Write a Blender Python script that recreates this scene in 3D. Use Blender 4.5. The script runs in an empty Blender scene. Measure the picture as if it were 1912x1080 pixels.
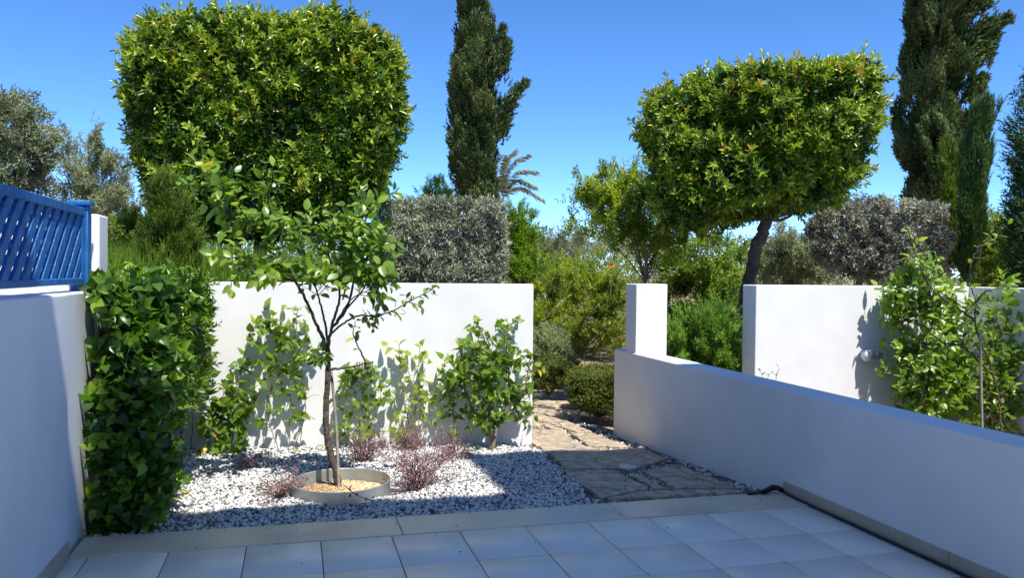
import bpy, bmesh, math, random
import numpy as np
from mathutils import Matrix, Vector

random.seed(7)
RNG = np.random.default_rng(11)
scene = bpy.context.scene
COL = scene.collection

# ------------------------------------------------------------------ camera
F_PX, PITCH, YAW, ROLL, EYE = 1534.155, 0.01908, 0.25895, 0.01043, 1.52996
cam_d = bpy.data.cameras.new('camera')
cam = bpy.data.objects.new('camera', cam_d)
COL.objects.link(cam)
cam_d.sensor_width = 36.0
cam_d.lens = F_PX / 1912 * 36.0
cam_d.clip_start = 0.05
cam_d.clip_end = 2000
cam.matrix_world = (Matrix.Translation((0, 0, EYE)) @ Matrix.Rotation(-YAW, 4, 'Z')
                    @ Matrix.Rotation(math.pi / 2 - PITCH, 4, 'X') @ Matrix.Rotation(ROLL, 4, 'Z'))
scene.camera = cam

# ------------------------------------------------------------------ sky, sun, exposure
SUN = Vector((0.14, -0.52, 1.0)).normalized()          # towards the sun
SUN_EL = math.asin(SUN.z)
world = bpy.data.worlds.new("World")
scene.world = world
world.use_nodes = True
wn = world.node_tree.nodes
wl = world.node_tree.links
bg = wn['Background']
sky = wn.new('ShaderNodeTexSky')
sky.sky_type = 'NISHITA'
sky.sun_disc = False
sky.sun_elevation = SUN_EL
sky.sun_rotation = math.atan2(SUN.x, SUN.y)
sky.altitude = 1500
sky.air_density = 0.5
sky.dust_density = 0.0
sky.ozone_density = 3.0
hsv = wn.new('ShaderNodeHueSaturation')
hsv.inputs['Saturation'].default_value = 1.18
wl.new(sky.outputs[0], hsv.inputs['Color'])
mulc = wn.new('ShaderNodeMix')
mulc.data_type = 'RGBA'
mulc.blend_type = 'MULTIPLY'
mulc.inputs[0].default_value = 1.0
wl.new(hsv.outputs[0], mulc.inputs[6])
mulc.inputs[7].default_value = (0.93, 0.955, 0.98, 1)
wl.new(mulc.outputs[2], bg.inputs['Color'])
bg.inputs['Strength'].default_value = 0.145
sun_d = bpy.data.lights.new('sun', 'SUN')
sun_d.energy = 3.25
sun_d.angle = math.radians(0.55)
sun_d.color = (1.0, 0.955, 0.89)
sun_o = bpy.data.objects.new('sun', sun_d)
COL.objects.link(sun_o)
sun_o.rotation_euler = SUN.to_track_quat('Z', 'Y').to_euler()
sun_o.location = (2, -8, 16)
scene.view_settings.view_transform = 'Standard'
scene.view_settings.look = 'None'
scene.view_settings.exposure = 1.22
scene.view_settings.gamma = 1
scene.view_settings.use_curve_mapping = False
cy = scene.cycles
cy.max_bounces = 7
cy.diffuse_bounces = 4
cy.glossy_bounces = 2
cy.transmission_bounces = 3
cy.use_denoising = True

# ------------------------------------------------------------------ measuring helpers (photo pixel -> world point)
_cy, _sy = math.cos(YAW), math.sin(YAW)
_cp, _sp = math.cos(PITCH), math.sin(PITCH)
_cr, _sr = math.cos(ROLL), math.sin(ROLL)


def ray(px, py):
    x, y = px - 956.0, py - 540.0
    a, b = (_cr * x + _sr * y) / F_PX, -(-_sr * x + _cr * y) / F_PX
    Y, Z = _cp + b * _sp, -_sp + b * _cp
    return np.array([_cy * a + _sy * Y, -_sy * a + _cy * Y, Z])


def on_ground(px, py, z=None):
    d = ray(px, py)
    zz = 0.0 if z is None else z
    for _ in range(6):
        k = (zz - EYE) / d[2]
        p = d * k
        if z is None:
            zz = float(ground_z(p[0], p[1]))
    return np.array([p[0], p[1], zz])


def at_v(px, py, v):
    d = ray(px, py)
    k = v / d[1]
    return np.array([d[0] * k, v, EYE + d[2] * k])


class Frame:
    """upright plane facing the eye, at a horizontal distance"""

    def __init__(self, px, dist):
        d = ray(px, 540)
        h = np.array([d[0], d[1], 0.0])
        self.f = h / np.linalg.norm(h)
        self.r = np.array([self.f[1], -self.f[0], 0.0])
        self.o = self.f * dist
        self.dist = dist

    def loc(self, px, py):
        d = ray(px, py)
        k = self.dist / (d @ self.f)
        return np.array([(d * k) @ self.r, EYE + d[2] * k])

    def world(self, s, t, z):
        s, t, z = np.asarray(s, float), np.asarray(t, float), np.asarray(z, float)
        return self.o + s[..., None] * self.r + t[..., None] * self.f + z[..., None] * np.array([0, 0, 1.0])

    def pt(self, px, py, t=0.0):
        s, z = self.loc(px, py)
        return self.world(s, t, z)


def sstep(a, b, x):
    t = np.clip((np.asarray(x, float) - a) / (b - a), 0, 1)
    return t * t * (3 - 2 * t)


def ground_z(u, v):
    u = np.asarray(u, float)
    v = np.asarray(v, float)
    slope = np.clip(0.012 + 0.0105 * (u + 1), 0.008, 0.055)
    z = -0.03 - np.clip(v - 5.1, 0, 3.2) * slope
    terr = sstep(7.93, 8.06, v) * (1 - sstep(0.6, 1.7, u)) * (1 - 0.8 * sstep(13, 24, v))
    z = z + terr * 1.42
    z = z + 0.9 * sstep(20, 45, v)
    return z


# ------------------------------------------------------------------ mesh helpers
def link(o, parent=None):
    COL.objects.link(o)
    if parent is not None:
        o.parent = parent
    return o


def tag(o, label=None, cat=None, group=None, kind=None):
    if label: o['label'] = label
    if cat: o['category'] = cat
    if group: o['group'] = group
    if kind: o['kind'] = kind
    return o


def thing(name, label, cat, loc=(0, 0, 0), group=None):
    o = bpy.data.objects.new(name, None)
    o.location = tuple(float(c) for c in loc)
    o.empty_display_size = 0.1
    link(o)
    return tag(o, label, cat, group)


def wloc(o):
    p = Vector((0, 0, 0))
    while o is not None:
        p = p + o.location
        o = o.parent
    return p


def raw_mesh(name, V, loops, sizes, mats, parent=None, attrs=None, smooth=False, midx=None):
    """fast mesh from arrays. V in world space; made local to the parent's location."""
    V = np.asarray(V, np.float32)
    if parent is not None:
        V = V - np.array(wloc(parent), np.float32)
    me = bpy.data.meshes.new(name)
    loops = np.asarray(loops, np.int32).ravel()
    sizes = np.asarray(sizes, np.int32)
    me.vertices.add(len(V))
    me.vertices.foreach_set('co', V.ravel())
    me.loops.add(len(loops))
    me.loops.foreach_set('vertex_index', loops)
    me.polygons.add(len(sizes))
    starts = np.concatenate([[0], np.cumsum(sizes)[:-1]]).astype(np.int32)
    me.polygons.foreach_set('loop_start', starts)
    me.polygons.foreach_set('loop_total', sizes)
    if midx is not None:
        me.polygons.foreach_set('material_index', np.asarray(midx, np.int32))
    if smooth:
        me.polygons.foreach_set('use_smooth', np.ones(len(sizes), bool))
    for k, a in (attrs or {}).items():
        at = me.attributes.new(k, 'FLOAT', 'POINT')
        at.data.foreach_set('value', np.asarray(a, np.float32))
    me.update(calc_edges=True)
    for m in (mats if isinstance(mats, (list, tuple)) else [mats]):
        me.materials.append(m)
    o = bpy.data.objects.new(name, me)
    if parent is None:
        link(o)
    else:
        link(o, parent)
    return o


def bm_obj(name, bm, mats, parent=None, smooth=False):
    if parent is not None:
        bmesh.ops.translate(bm, verts=bm.verts, vec=-wloc(parent))
    bmesh.ops.recalc_face_normals(bm, faces=bm.faces)
    me = bpy.data.meshes.new(name)
    bm.to_mesh(me)
    bm.free()
    for m in (mats if isinstance(mats, (list, tuple)) else [mats]):
        me.materials.append(m)
    if smooth:
        for p in me.polygons: p.use_smooth = True
    o = bpy.data.objects.new(name, me)
    return link(o, parent)


def add_box(bm, lo, hi, bevel=0.0, seg=2, mat=0):
    vs = [bm.verts.new((x, y, z)) for z in (lo[2], hi[2]) for y in (lo[1], hi[1]) for x in (lo[0], hi[0])]
    idx = [(0, 2, 3, 1), (4, 5, 7, 6), (0, 1, 5, 4), (2, 6, 7, 3), (0, 4, 6, 2), (1, 3, 7, 5)]
    fs = [bm.faces.new([vs[i] for i in f]) for f in idx]
    for f in fs: f.material_index = mat
    if bevel:
        es = list({e for f in fs for e in f.edges})
        bmesh.ops.bevel(bm, geom=es, offset=bevel, segments=seg, profile=0.5, affect='EDGES', material=mat)


def box_obj(name, lo, hi, m, parent=None, bevel=0.01):
    bm = bmesh.new()
    add_box(bm, lo, hi, bevel)
    return bm_obj(name, bm, m, parent)


class Tubes:
    """branches, stems, rods collected to one mesh"""

    def __init__(self):
        self.V, self.Q, self.n, self.T = [], [], 0, []

    def add(self, pts, r0, r1=None, sides=6, wob=0.0, tint=None):
        pts = np.asarray(pts, float)
        n = len(pts)
        if n < 2: return
        r1 = r0 if r1 is None else r1
        rad = np.linspace(r0, r1, n) if np.isscalar(r0) else np.asarray(r0, float)
        tan = np.gradient(pts, axis=0)
        tan /= np.linalg.norm(tan, axis=1)[:, None] + 1e-9
        ref = np.array([0.31, 0.22, 0.92]) if abs(tan[0] @ np.array([0.31, 0.22, 0.92])) < 0.9 else np.array([1.0, 0.1, 0])
        e1 = np.cross(tan, ref)
        e1 /= np.linalg.norm(e1, axis=1)[:, None] + 1e-9
        e2 = np.cross(tan, e1)
        a = np.arange(sides) * 2 * math.pi / sides
        rr = rad[:, None] * (1 + wob * RNG.normal(size=(n, sides)))
        ring = pts[:, None, :] + rr[..., None] * (np.cos(a)[None, :, None] * e1[:, None, :] + np.sin(a)[None, :, None] * e2[:, None, :])
        self.V.append(ring.reshape(-1, 3))
        i = np.arange(n - 1)[:, None] * sides
        j = np.arange(sides)[None, :]
        k = (j + 1) % sides
        q = np.stack([i + j, i + k, i + sides + k, i + sides + j], -1).reshape(-1, 4) + self.n
        self.Q.append(q)
        self.T.append(np.full(n * sides, RNG.random() if tint is None else tint))
        self.n += n * sides

    def build(self, name, m, parent=None):
        if not self.V:
            return None
        V = np.concatenate(self.V)
        Q = np.concatenate(self.Q)
        return raw_mesh(name, V, Q, np.full(len(Q), 4), m, parent, {'tint': np.concatenate(self.T)}, smooth=True)


def smooth_line(pts, n=10, jit=0.0):
    """Catmull-Rom through the points"""
    P = np.asarray(pts, float)
    P = np.vstack([2 * P[0] - P[1], P, 2 * P[-1] - P[-2]])
    out = []
    m = len(P) - 3
    for i in range(m):
        p0, p1, p2, p3 = P[i:i + 4]
        for t in np.linspace(0, 1, n, endpoint=(i == m - 1)):
            out.append(0.5 * ((2 * p1) + (-p0 + p2) * t + (2 * p0 - 5 * p1 + 4 * p2 - p3) * t * t + (-p0 + 3 * p1 - 3 * p2 + p3) * t ** 3))
    out = np.array(out)
    if jit:
        out[1:] += RNG.normal(size=(len(out) - 1, 3)) * jit
    return out


# leaf templates: (x across, y along, z up) and triangles
LANCE = (np.array([[0, 0, 0], [-.5, .42, .16], [0, .45, 0], [.5, .42, .16], [0, 1, -.1]], float),
         np.array([[0, 2, 1], [0, 3, 2], [1, 2, 4], [2, 3, 4]]))
ELLIP = (np.array([[0, 0, 0], [-.42, .3, .1], [-.44, .66, .08], [0, 1, -.1], [.44, .66, .08], [.42, .3, .1], [0, .5, -.02]], float),
         np.array([[0, 6, 1], [1, 6, 2], [2, 6, 3], [3, 6, 4], [4, 6, 5], [5, 6, 0]]))
NEEDLE = (np.array([[0, 0, 0], [-.5, .35, .05], [.5, .35, .05], [0, 1, 0]], float),
          np.array([[0, 2, 1], [1, 2, 3]]))
BROAD = (np.array([[0, 0, 0], [0, .34, -.03], [0, .68, -.04], [0, 1.0, -.16],
                   [-.33, -.06, .10], [-.5, .28, .10], [-.31, .66, .05],
                   [.33, -.06, .10], [.5, .28, .10], [.31, .66, .05]], float),
         np.array([[0, 1, 5], [0, 5, 4], [1, 2, 6], [1, 6, 5], [2, 3, 6],
                   [0, 7, 8], [0, 8, 1], [1, 8, 9], [1, 9, 2], [2, 9, 3]]))
OVAL = (np.array([[0, 0, 0], [0, .38, -.04], [0, .75, -.03], [0, 1.0, -.12],
                  [-.36, .2, .08], [-.5, .5, .1], [-.3, .82, .02],
                  [.36, .2, .08], [.5, .5, .1], [.3, .82, .02]], float),
        np.array([[0, 1, 4], [1, 5, 4], [1, 2, 5], [2, 6, 5], [2, 3, 6],
                  [0, 7, 1], [1, 7, 8], [1, 8, 2], [2, 8, 9], [2, 9, 3]]))
LOBED = (np.array([[0, 0, 0], [0, .3, -.03], [0, .62, -.05], [0, 1.0, -.2],
                   [-.28, -.12, .08], [-.52, .12, .12], [-.36, .3, .07], [-.46, .52, .1], [-.2, .66, .02],
                   [.28, -.12, .08], [.52, .12, .12], [.36, .3, .07], [.46, .52, .1], [.2, .66, .02]], float),
         np.array([[0, 5, 4], [0, 6, 5], [0, 1, 6], [1, 7, 6], [1, 2, 7], [2, 8, 7], [2, 3, 8],
                   [0, 9, 10], [0, 10, 11], [0, 11, 1], [1, 11, 12], [1, 12, 2], [2, 12, 13], [2, 13, 3]]))


def leaf_grid(rows, fold=0.10, droop=0.22):
    V, F = [], []
    for y, w in rows:
        z = -droop * y * y
        V += [[-w, y - .10 * w, z + fold * w * 2], [0, y, z], [w, y - .10 * w, z + fold * w * 2]]
    for i in range(len(rows) - 1):
        a = 3 * i
        F += [[a, a + 1, a + 4], [a, a + 4, a + 3], [a + 1, a + 2, a + 5], [a + 1, a + 5, a + 4]]
    return np.array(V, float), np.array(F)


HEART = leaf_grid([(-.05, .16), (.03, .40), (.22, .5), (.45, .44), (.68, .28), (.87, .11), (1.0, .01)])
OVATE = leaf_grid([(0, .02), (.12, .26), (.33, .46), (.58, .48), (.8, .32), (.93, .14), (1.0, .01)], 0.08, 0.15)
CREEPER = leaf_grid([(-.08, .2), (-.02, .42), (.14, .5), (.28, .44), (.40, .46), (.56, .34), (.72, .24), (.88, .09), (1.0, .01)], 0.09, 0.26)


def unit(a):
    a = np.asarray(a, float)
    return a / (np.linalg.norm(a, axis=-1, keepdims=True) + 1e-9)


def rand_unit(n):
    return unit(RNG.normal(size=(n, 3)))


class Leaves:
    def __init__(self, template):
        self.tp = template
        self.P, self.D, self.N, self.L, self.W, self.T = [], [], [], [], [], []

    def add(self, P, D, N, L, W, T):
        n = len(P)
        self.P.append(np.asarray(P, float).reshape(-1, 3)); self.D.append(np.asarray(D, float)); self.N.append(np.asarray(N, float))
        self.L.append(np.broadcast_to(L, n)); self.W.append(np.broadcast_to(W, n)); self.T.append(np.broadcast_to(T, n))

    def sprigs(self, C, A, k, length, spread, L, W, tint, jit=0.35, tip_young=None, tip_small=0.75):
        """k leaves spiralling round each shoot (base C, axis A)"""
        n = len(C)
        if n == 0: return
        A = unit(A)
        E1 = unit(np.cross(A, rand_unit(n)))
        E2 = np.cross(A, E1)
        ph = RNG.random(n) * 6.28
        tint = np.broadcast_to(tint, n)
        length = np.broadcast_to(length, n)
        for j in range(k):
            t = (j + 0.5) / k
            phi = ph + 2.4 * j + RNG.normal(size=n) * 0.3
            rad = np.cos(phi)[:, None] * E1 + np.sin(phi)[:, None] * E2
            th = spread * (1.15 - 0.65 * t) + RNG.normal(size=n) * 0.18
            D = A * np.cos(th)[:, None] + rad * np.sin(th)[:, None] + RNG.normal(size=(n, 3)) * jit * 0.4
            D[:, 2] -= 0.12
            D = unit(D)
            N = A * np.sin(th)[:, None] - rad * np.cos(th)[:, None] + RNG.normal(size=(n, 3)) * jit
            pos = C + A * (length * t)[:, None]
            s = RNG.uniform(0.7, 1.15, n) * (1 - (1 - tip_small) * t)
            tt = np.clip(tint + RNG.normal(size=n) * 0.09 + 0.10 * (t - 0.5), 0, 0.86)
            if tip_young is not None:
                tt = np.where((tip_young > 0) & (t > 0.55), 0.84 + 0.16 * tip_young * RNG.random(n) ** 0.5, tt)
            self.add(pos, D, N, L * s, W * s, tt)

    def build(self, name, m, parent=None):
        P, D, N = np.concatenate(self.P), unit(np.concatenate(self.D)), np.concatenate(self.N)
        L, W, T = np.concatenate(self.L), np.concatenate(self.W), np.concatenate(self.T)
        S = unit(np.cross(D, N))
        N = np.cross(S, D)
        tv, tf = self.tp
        n, k = len(P), len(tv)
        curl = RNG.uniform(0.3, 1.8, n)
        V = (P[:, None, :] + tv[None, :, 0, None] * (W[:, None, None] * S[:, None, :])
             + tv[None, :, 1, None] * (L[:, None, None] * D[:, None, :])
             + tv[None, :, 2, None] * ((L * curl)[:, None, None] * N[:, None, :])).reshape(-1, 3)
        Fc = (tf[None] + (np.arange(n) * k)[:, None, None]).reshape(-1, 3)
        return raw_mesh(name, V, Fc, np.full(len(Fc), 3), m, parent, {'tint': np.repeat(T, k)}, smooth=(k > 11))


def wave(P, scale, seed, stretch=(1, 1, 1)):
    """cheap smooth 3-D noise, about -1..1"""
    r = np.random.default_rng(seed)
    out = np.zeros(len(P))
    Q = np.asarray(P) * np.asarray(stretch)
    for i in range(7):
        k = unit(r.normal(size=3)) * r.uniform(0.6, 1.6) * 2 * math.pi / scale
        out += np.sin(Q @ k + r.uniform(0, 6.28))
    return out / 2.6


def poly_dist(x, y, poly):
    """inside mask, distance to outline, unit vector from inside towards the nearest outline point"""
    poly = np.asarray(poly, float)
    a, b = poly, np.roll(poly, -1, axis=0)
    inside = np.zeros(len(x), bool)
    best = np.full(len(x), 1e9)
    vec = np.zeros((len(x), 2))
    for (x0, y0), (x1, y1) in zip(a, b):
        c = ((y0 > y) != (y1 > y))
        with np.errstate(divide='ignore', invalid='ignore'):
            xi = (x1 - x0) * (y - y0) / (y1 - y0 + 1e-12) + x0
        inside ^= c & (x < xi)
        dx, dy = x1 - x0, y1 - y0
        t = np.clip(((x - x0) * dx + (y - y0) * dy) / (dx * dx + dy * dy + 1e-12), 0, 1)
        ex, ey = x0 + t * dx - x, y0 + t * dy - y
        d = np.hypot(ex, ey)
        m = d < best
        best = np.where(m, d, best)
        vec[m, 0], vec[m, 1] = ex[m], ey[m]
    return inside, best, vec / (best[:, None] + 1e-9)


def crown_points(fr, poly_px, n, depth, rnd, shell=0.7, bump=0.08, bscale=0.6, hole=0.0, hscale=0.5, seed=1,
                 stretch=(1, 1, 1), back=0.35, poly_loc=None, inset=0.0):
    """points filling a crown whose outline is a polygon in the frame and whose half depth is `depth`; mostly near its skin"""
    poly = np.array([fr.loc(*p) for p in poly_px]) if poly_loc is None else np.asarray(poly_loc, float)
    lo, hi = poly.min(0), poly.max(0)
    S, T, Z, NN = [], [], [], []
    got = 0
    while got < n:
        m = max(2000, n)
        x = RNG.uniform(lo[0], hi[0], m)
        y = RNG.uniform(lo[1], hi[1], m)
        ins, e, vec = poly_dist(x, y, poly)
        e = e - min(inset, 0.28 * e.max())
        ins &= e > 0
        x, y, e, vec = x[ins], y[ins], e[ins], vec[ins]
        q = np.clip(1 - e / rnd, 0, 1)
        h = depth * np.sqrt(np.clip(1 - q * q, 0.02, 1))
        m = len(x)
        sgn = np.where(RNG.random(m) < back, 1.0, -1.0)
        frac = np.where(RNG.random(m) < shell, 1 - 0.14 * RNG.random(m), RNG.uniform(0, 1, m))
        t = sgn * h * frac
        nx, nz, nt = vec[:, 0] * q, vec[:, 1] * q, sgn * (1.0 - q) * frac
        S.append(x); T.append(t); Z.append(y); NN.append(np.stack([nx, nt, nz], 1))
        got += m
    S, T, Z, NN = (np.concatenate(a)[:n] for a in (S, T, Z, NN))
    W = fr.world(S, T, Z)
    N = unit(NN[:, 0, None] * fr.r + NN[:, 1, None] * fr.f + NN[:, 2, None] * np.array([0, 0, 1.0]) + 1e-6)
    if bump:
        W = W + N * (wave(W, bscale, seed, stretch) * bump + wave(W, bscale * 0.42, seed + 5, stretch) * bump * 0.8)[:, None]
    if hole:
        keep = RNG.random(n) > hole * np.clip(wave(W, hscale, seed + 50, stretch) + 0.15, 0, 1) * 1.6
        W, N = W[keep], N[keep]
    return W, N


# ------------------------------------------------------------------ materials
def new_mat(name):
    m = bpy.data.materials.new(name)
    m.use_nodes = True
    nt = m.node_tree
    return m, nt, nt.nodes, nt.links, nt.nodes['Principled BSDF']


def ramp(nodes, stops):
    r = nodes.new('ShaderNodeValToRGB')
    el = r.color_ramp.elements
    while len(el) > 1: el.remove(el[-1])
    el[0].position, el[0].color = stops[0][0], (*stops[0][1], 1)
    for p, c in stops[1:]:
        e = el.new(p)
        e.color = (*c, 1)
    return r


def leaf_mat(name, dark, mid, light, young=None, rough=0.42, transl=0.34, spec=0.45):
    m, nt, nd, lk, pb = new_mat(name)
    at = nd.new('ShaderNodeAttribute')
    at.attribute_name = 'tint'
    rp = ramp(nd, [(0.0, dark), (0.45, mid), (0.82, light), (0.88, light), (1.0, young or light)])
    lk.new(at.outputs['Fac'], rp.inputs[0])
    lk.new(rp.outputs[0], pb.inputs['Base Color'])
    pb.inputs['Roughness'].default_value = rough
    pb.inputs['Specular IOR Level'].default_value = spec
    tr = nd.new('ShaderNodeBsdfTranslucent')
    mul = nd.new('ShaderNodeMix')
    mul.data_type = 'RGBA'
    mul.blend_type = 'MULTIPLY'
    mul.inputs[0].default_value = 1.0
    lk.new(rp.outputs[0], mul.inputs[6])
    mul.inputs[7].default_value = (1.7, 1.9, 0.6, 1)
    lk.new(mul.outputs[2], tr.inputs['Color'])
    mx = nd.new('ShaderNodeMixShader')
    mx.inputs[0].default_value = transl
    lk.new(pb.outputs[0], mx.inputs[1])
    lk.new(tr.outputs[0], mx.inputs[2])
    lk.new(mx.outputs[0], nd['Material Output'].inputs['Surface'])
    return m


def noise_mat(name, c1, c2, scale=6.0, rough=0.8, bump=0.2, bump_scale=60.0, detail=6, spec=0.3, c3=None, scale3=1.2, dist=0.01):
    """two-tone noise colour + fine bump, object coordinates"""
    m, nt, nd, lk, pb = new_mat(name)
    tc = nd.new('ShaderNodeTexCoord')
    n1 = nd.new('ShaderNodeTexNoise')
    n1.inputs['Scale'].default_value = scale
    n1.inputs['Detail'].default_value = detail
    lk.new(tc.outputs['Object'], n1.inputs['Vector'])
    rp = ramp(nd, [(0.32, c1), (0.68, c2)])
    lk.new(n1.outputs['Fac'], rp.inputs[0])
    col = rp.outputs[0]
    if c3:
        n3 = nd.new('ShaderNodeTexNoise')
        n3.inputs['Scale'].default_value = scale3
        n3.inputs['Detail'].default_value = 5
        lk.new(tc.outputs['Object'], n3.inputs['Vector'])
        r3 = ramp(nd, [(0.52, (0, 0, 0)), (0.72, (1, 1, 1))])
        lk.new(n3.outputs['Fac'], r3.inputs[0])
        mx = nd.new('ShaderNodeMix')
        mx.data_type = 'RGBA'
        lk.new(r3.outputs[0], mx.inputs[0])
        lk.new(col, mx.inputs[6])
        mx.inputs[7].default_value = (*c3, 1)
        col = mx.outputs[2]
    lk.new(col, pb.inputs['Base Color'])
    pb.inputs['Roughness'].default_value = rough
    pb.inputs['Specular IOR Level'].default_value = spec
    if bump:
        n2 = nd.new('ShaderNodeTexNoise')
        n2.inputs['Scale'].default_value = bump_scale
        n2.inputs['Detail'].default_value = 4
        lk.new(tc.outputs['Object'], n2.inputs['Vector'])
        bp = nd.new('ShaderNodeBump')
        bp.inputs['Strength'].default_value = bump
        bp.inputs['Distance'].default_value = dist
        lk.new(n2.outputs['Fac'], bp.inputs['Height'])
        lk.new(bp.outputs[0], pb.inputs['Normal'])
    return m


def tint_mat(name, stops, rough=0.8, bump=0.0, bump_scale=80, spec=0.3):
    m, nt, nd, lk, pb = new_mat(name)
    at = nd.new('ShaderNodeAttribute')
    at.attribute_name = 'tint'
    rp = ramp(nd, stops)
    lk.new(at.outputs['Fac'], rp.inputs[0])
    lk.new(rp.outputs[0], pb.inputs['Base Color'])
    pb.inputs['Roughness'].default_value = rough
    pb.inputs['Specular IOR Level'].default_value = spec
    if bump:
        tc = nd.new('ShaderNodeTexCoord')
        n2 = nd.new('ShaderNodeTexNoise')
        n2.inputs['Scale'].default_value = bump_scale
        lk.new(tc.outputs['Object'], n2.inputs['Vector'])
        bp = nd.new('ShaderNodeBump')
        bp.inputs['Strength'].default_value = bump
        bp.inputs['Distance'].default_value = 0.01
        lk.new(n2.outputs['Fac'], bp.inputs['Height'])
        lk.new(bp.outputs[0], pb.inputs['Normal'])
    return m


M_STUCCO = noise_mat('white_stucco', (0.71, 0.71, 0.70), (0.765, 0.765, 0.755), 3.0, 0.85, 0.10, 55, c3=(0.67, 0.665, 0.655), scale3=0.9, dist=0.006)
M_TILE = tint_mat('floor_tile', [(0, (0.80, 0.74, 0.64)), (1, (0.85, 0.79, 0.69))], 0.40, 0.01, 25, 1.0)
M_GROUT = noise_mat('grout', (0.025, 0.025, 0.025), (0.05, 0.05, 0.048), 30, 0.9, 0.0)
M_KERB = noise_mat('kerb_stone', (0.60, 0.505, 0.37), (0.69, 0.595, 0.45), 3.5, 0.38, 0.1, 40, spec=0.85, c3=(0.50, 0.41, 0.29), scale3=1.6)
M_SKIRT = noise_mat('skirting_tile', (0.40, 0.34, 0.255), (0.48, 0.42, 0.325), 4, 0.45, 0.05, 40)
M_FLAG = noise_mat('flagstone', (0.27, 0.205, 0.135), (0.58, 0.47, 0.34), 13, 0.66, 1.0, 22, detail=9, spec=0.6, c3=(0.30, 0.27, 0.22), scale3=4, dist=0.035)
def add_cracks(m):
    nt = m.node_tree; nd = nt.nodes; lk = nt.links; pb = nd['Principled BSDF']
    tc = nd.new('ShaderNodeTexCoord')
    nz = nd.new('ShaderNodeTexNoise'); nz.inputs['Scale'].default_value = 5; nz.inputs['Detail'].default_value = 5
    lk.new(tc.outputs['Object'], nz.inputs['Vector'])
    ad = nd.new('ShaderNodeMix'); ad.data_type = 'RGBA'; ad.inputs[0].default_value = 0.16
    lk.new(tc.outputs['Object'], ad.inputs[6]); lk.new(nz.outputs['Color'], ad.inputs[7])
    vo = nd.new('ShaderNodeTexVoronoi'); vo.feature = 'DISTANCE_TO_EDGE'; vo.inputs['Scale'].default_value = 2.6
    lk.new(ad.outputs[2], vo.inputs['Vector'])
    r = ramp(nd, [(0.004, (0.30, 0.27, 0.24)), (0.016, (1, 1, 1))])
    lk.new(vo.outputs['Distance'], r.inputs[0])
    src = pb.inputs['Base Color'].links[0].from_socket
    mu = nd.new('ShaderNodeMix'); mu.data_type = 'RGBA'; mu.blend_type = 'MULTIPLY'; mu.inputs[0].default_value = 1.0
    lk.new(src, mu.inputs[6]); lk.new(r.outputs[0], mu.inputs[7]); lk.new(mu.outputs[2], pb.inputs['Base Color'])


add_cracks(M_FLAG)
M_SOIL = noise_mat('soil', (0.20, 0.14, 0.085), (0.36, 0.27, 0.17), 2.2, 0.95, 0.6, 30, c3=(0.42, 0.33, 0.20), scale3=0.5, dist=0.03)
M_BED = noise_mat('gravel_bed', (0.10, 0.10, 0.10), (0.22, 0.22, 0.21), 40, 0.95, 0.8, 60, dist=0.02)
M_PEBBLE = tint_mat('pebble', [(0, (0.09, 0.10, 0.11)), (0.25, (0.32, 0.33, 0.34)), (0.5, (0.62, 0.60, 0.555)), (1, (0.78, 0.755, 0.70))], 0.75, 0.15, 120)
M_CHIP = tint_mat('bark_chip', [(0, (0.22, 0.11, 0.05)), (0.5, (0.45, 0.32, 0.16)), (1, (0.66, 0.54, 0.34))], 0.85)
M_STEEL = noise_mat('galvanised_steel', (0.36, 0.40, 0.39), (0.50, 0.53, 0.51), 7, 0.5, 0.06, 30)
M_STEEL.node_tree.nodes['Principled BSDF'].inputs['Metallic'].default_value = 0.55
M_BARK = noise_mat('bark', (0.06, 0.045, 0.033), (0.13, 0.10, 0.075), 14, 0.9, 0.8, 40, dist=0.02)
M_BARK_PALE = noise_mat('pale_bark', (0.17, 0.13, 0.09), (0.30, 0.24, 0.17), 20, 0.9, 0.5, 60)
M_BARK_GREY = noise_mat('grey_bark', (0.12, 0.11, 0.10), (0.22, 0.21, 0.20), 20, 0.9, 0.5, 60)
M_STAKE = noise_mat('weathered_stake', (0.25, 0.21, 0.17), (0.36, 0.32, 0.27), 20, 0.85, 0.3, 50)
M_HOSE = noise_mat('black_hose', (0.012, 0.012, 0.013), (0.02, 0.02, 0.02), 20, 0.45, 0.1, 60)
M_LAMP = noise_mat('lamp_housing', (0.36, 0.355, 0.34), (0.44, 0.435, 0.42), 20, 0.4, 0.05, 60)
M_LAMP_GLASS = noise_mat('lamp_glass', (0.30, 0.30, 0.29), (0.35, 0.35, 0.34), 20, 0.25, 0.0)
M_LAMP_CAP = noise_mat('lamp_cap', (0.58, 0.57, 0.55), (0.66, 0.65, 0.63), 20, 0.4, 0.05, 60)
M_FLOWER = noise_mat('red_petal', (0.70, 0.03, 0.03), (0.80, 0.08, 0.05), 20, 0.6, 0.0)


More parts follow.
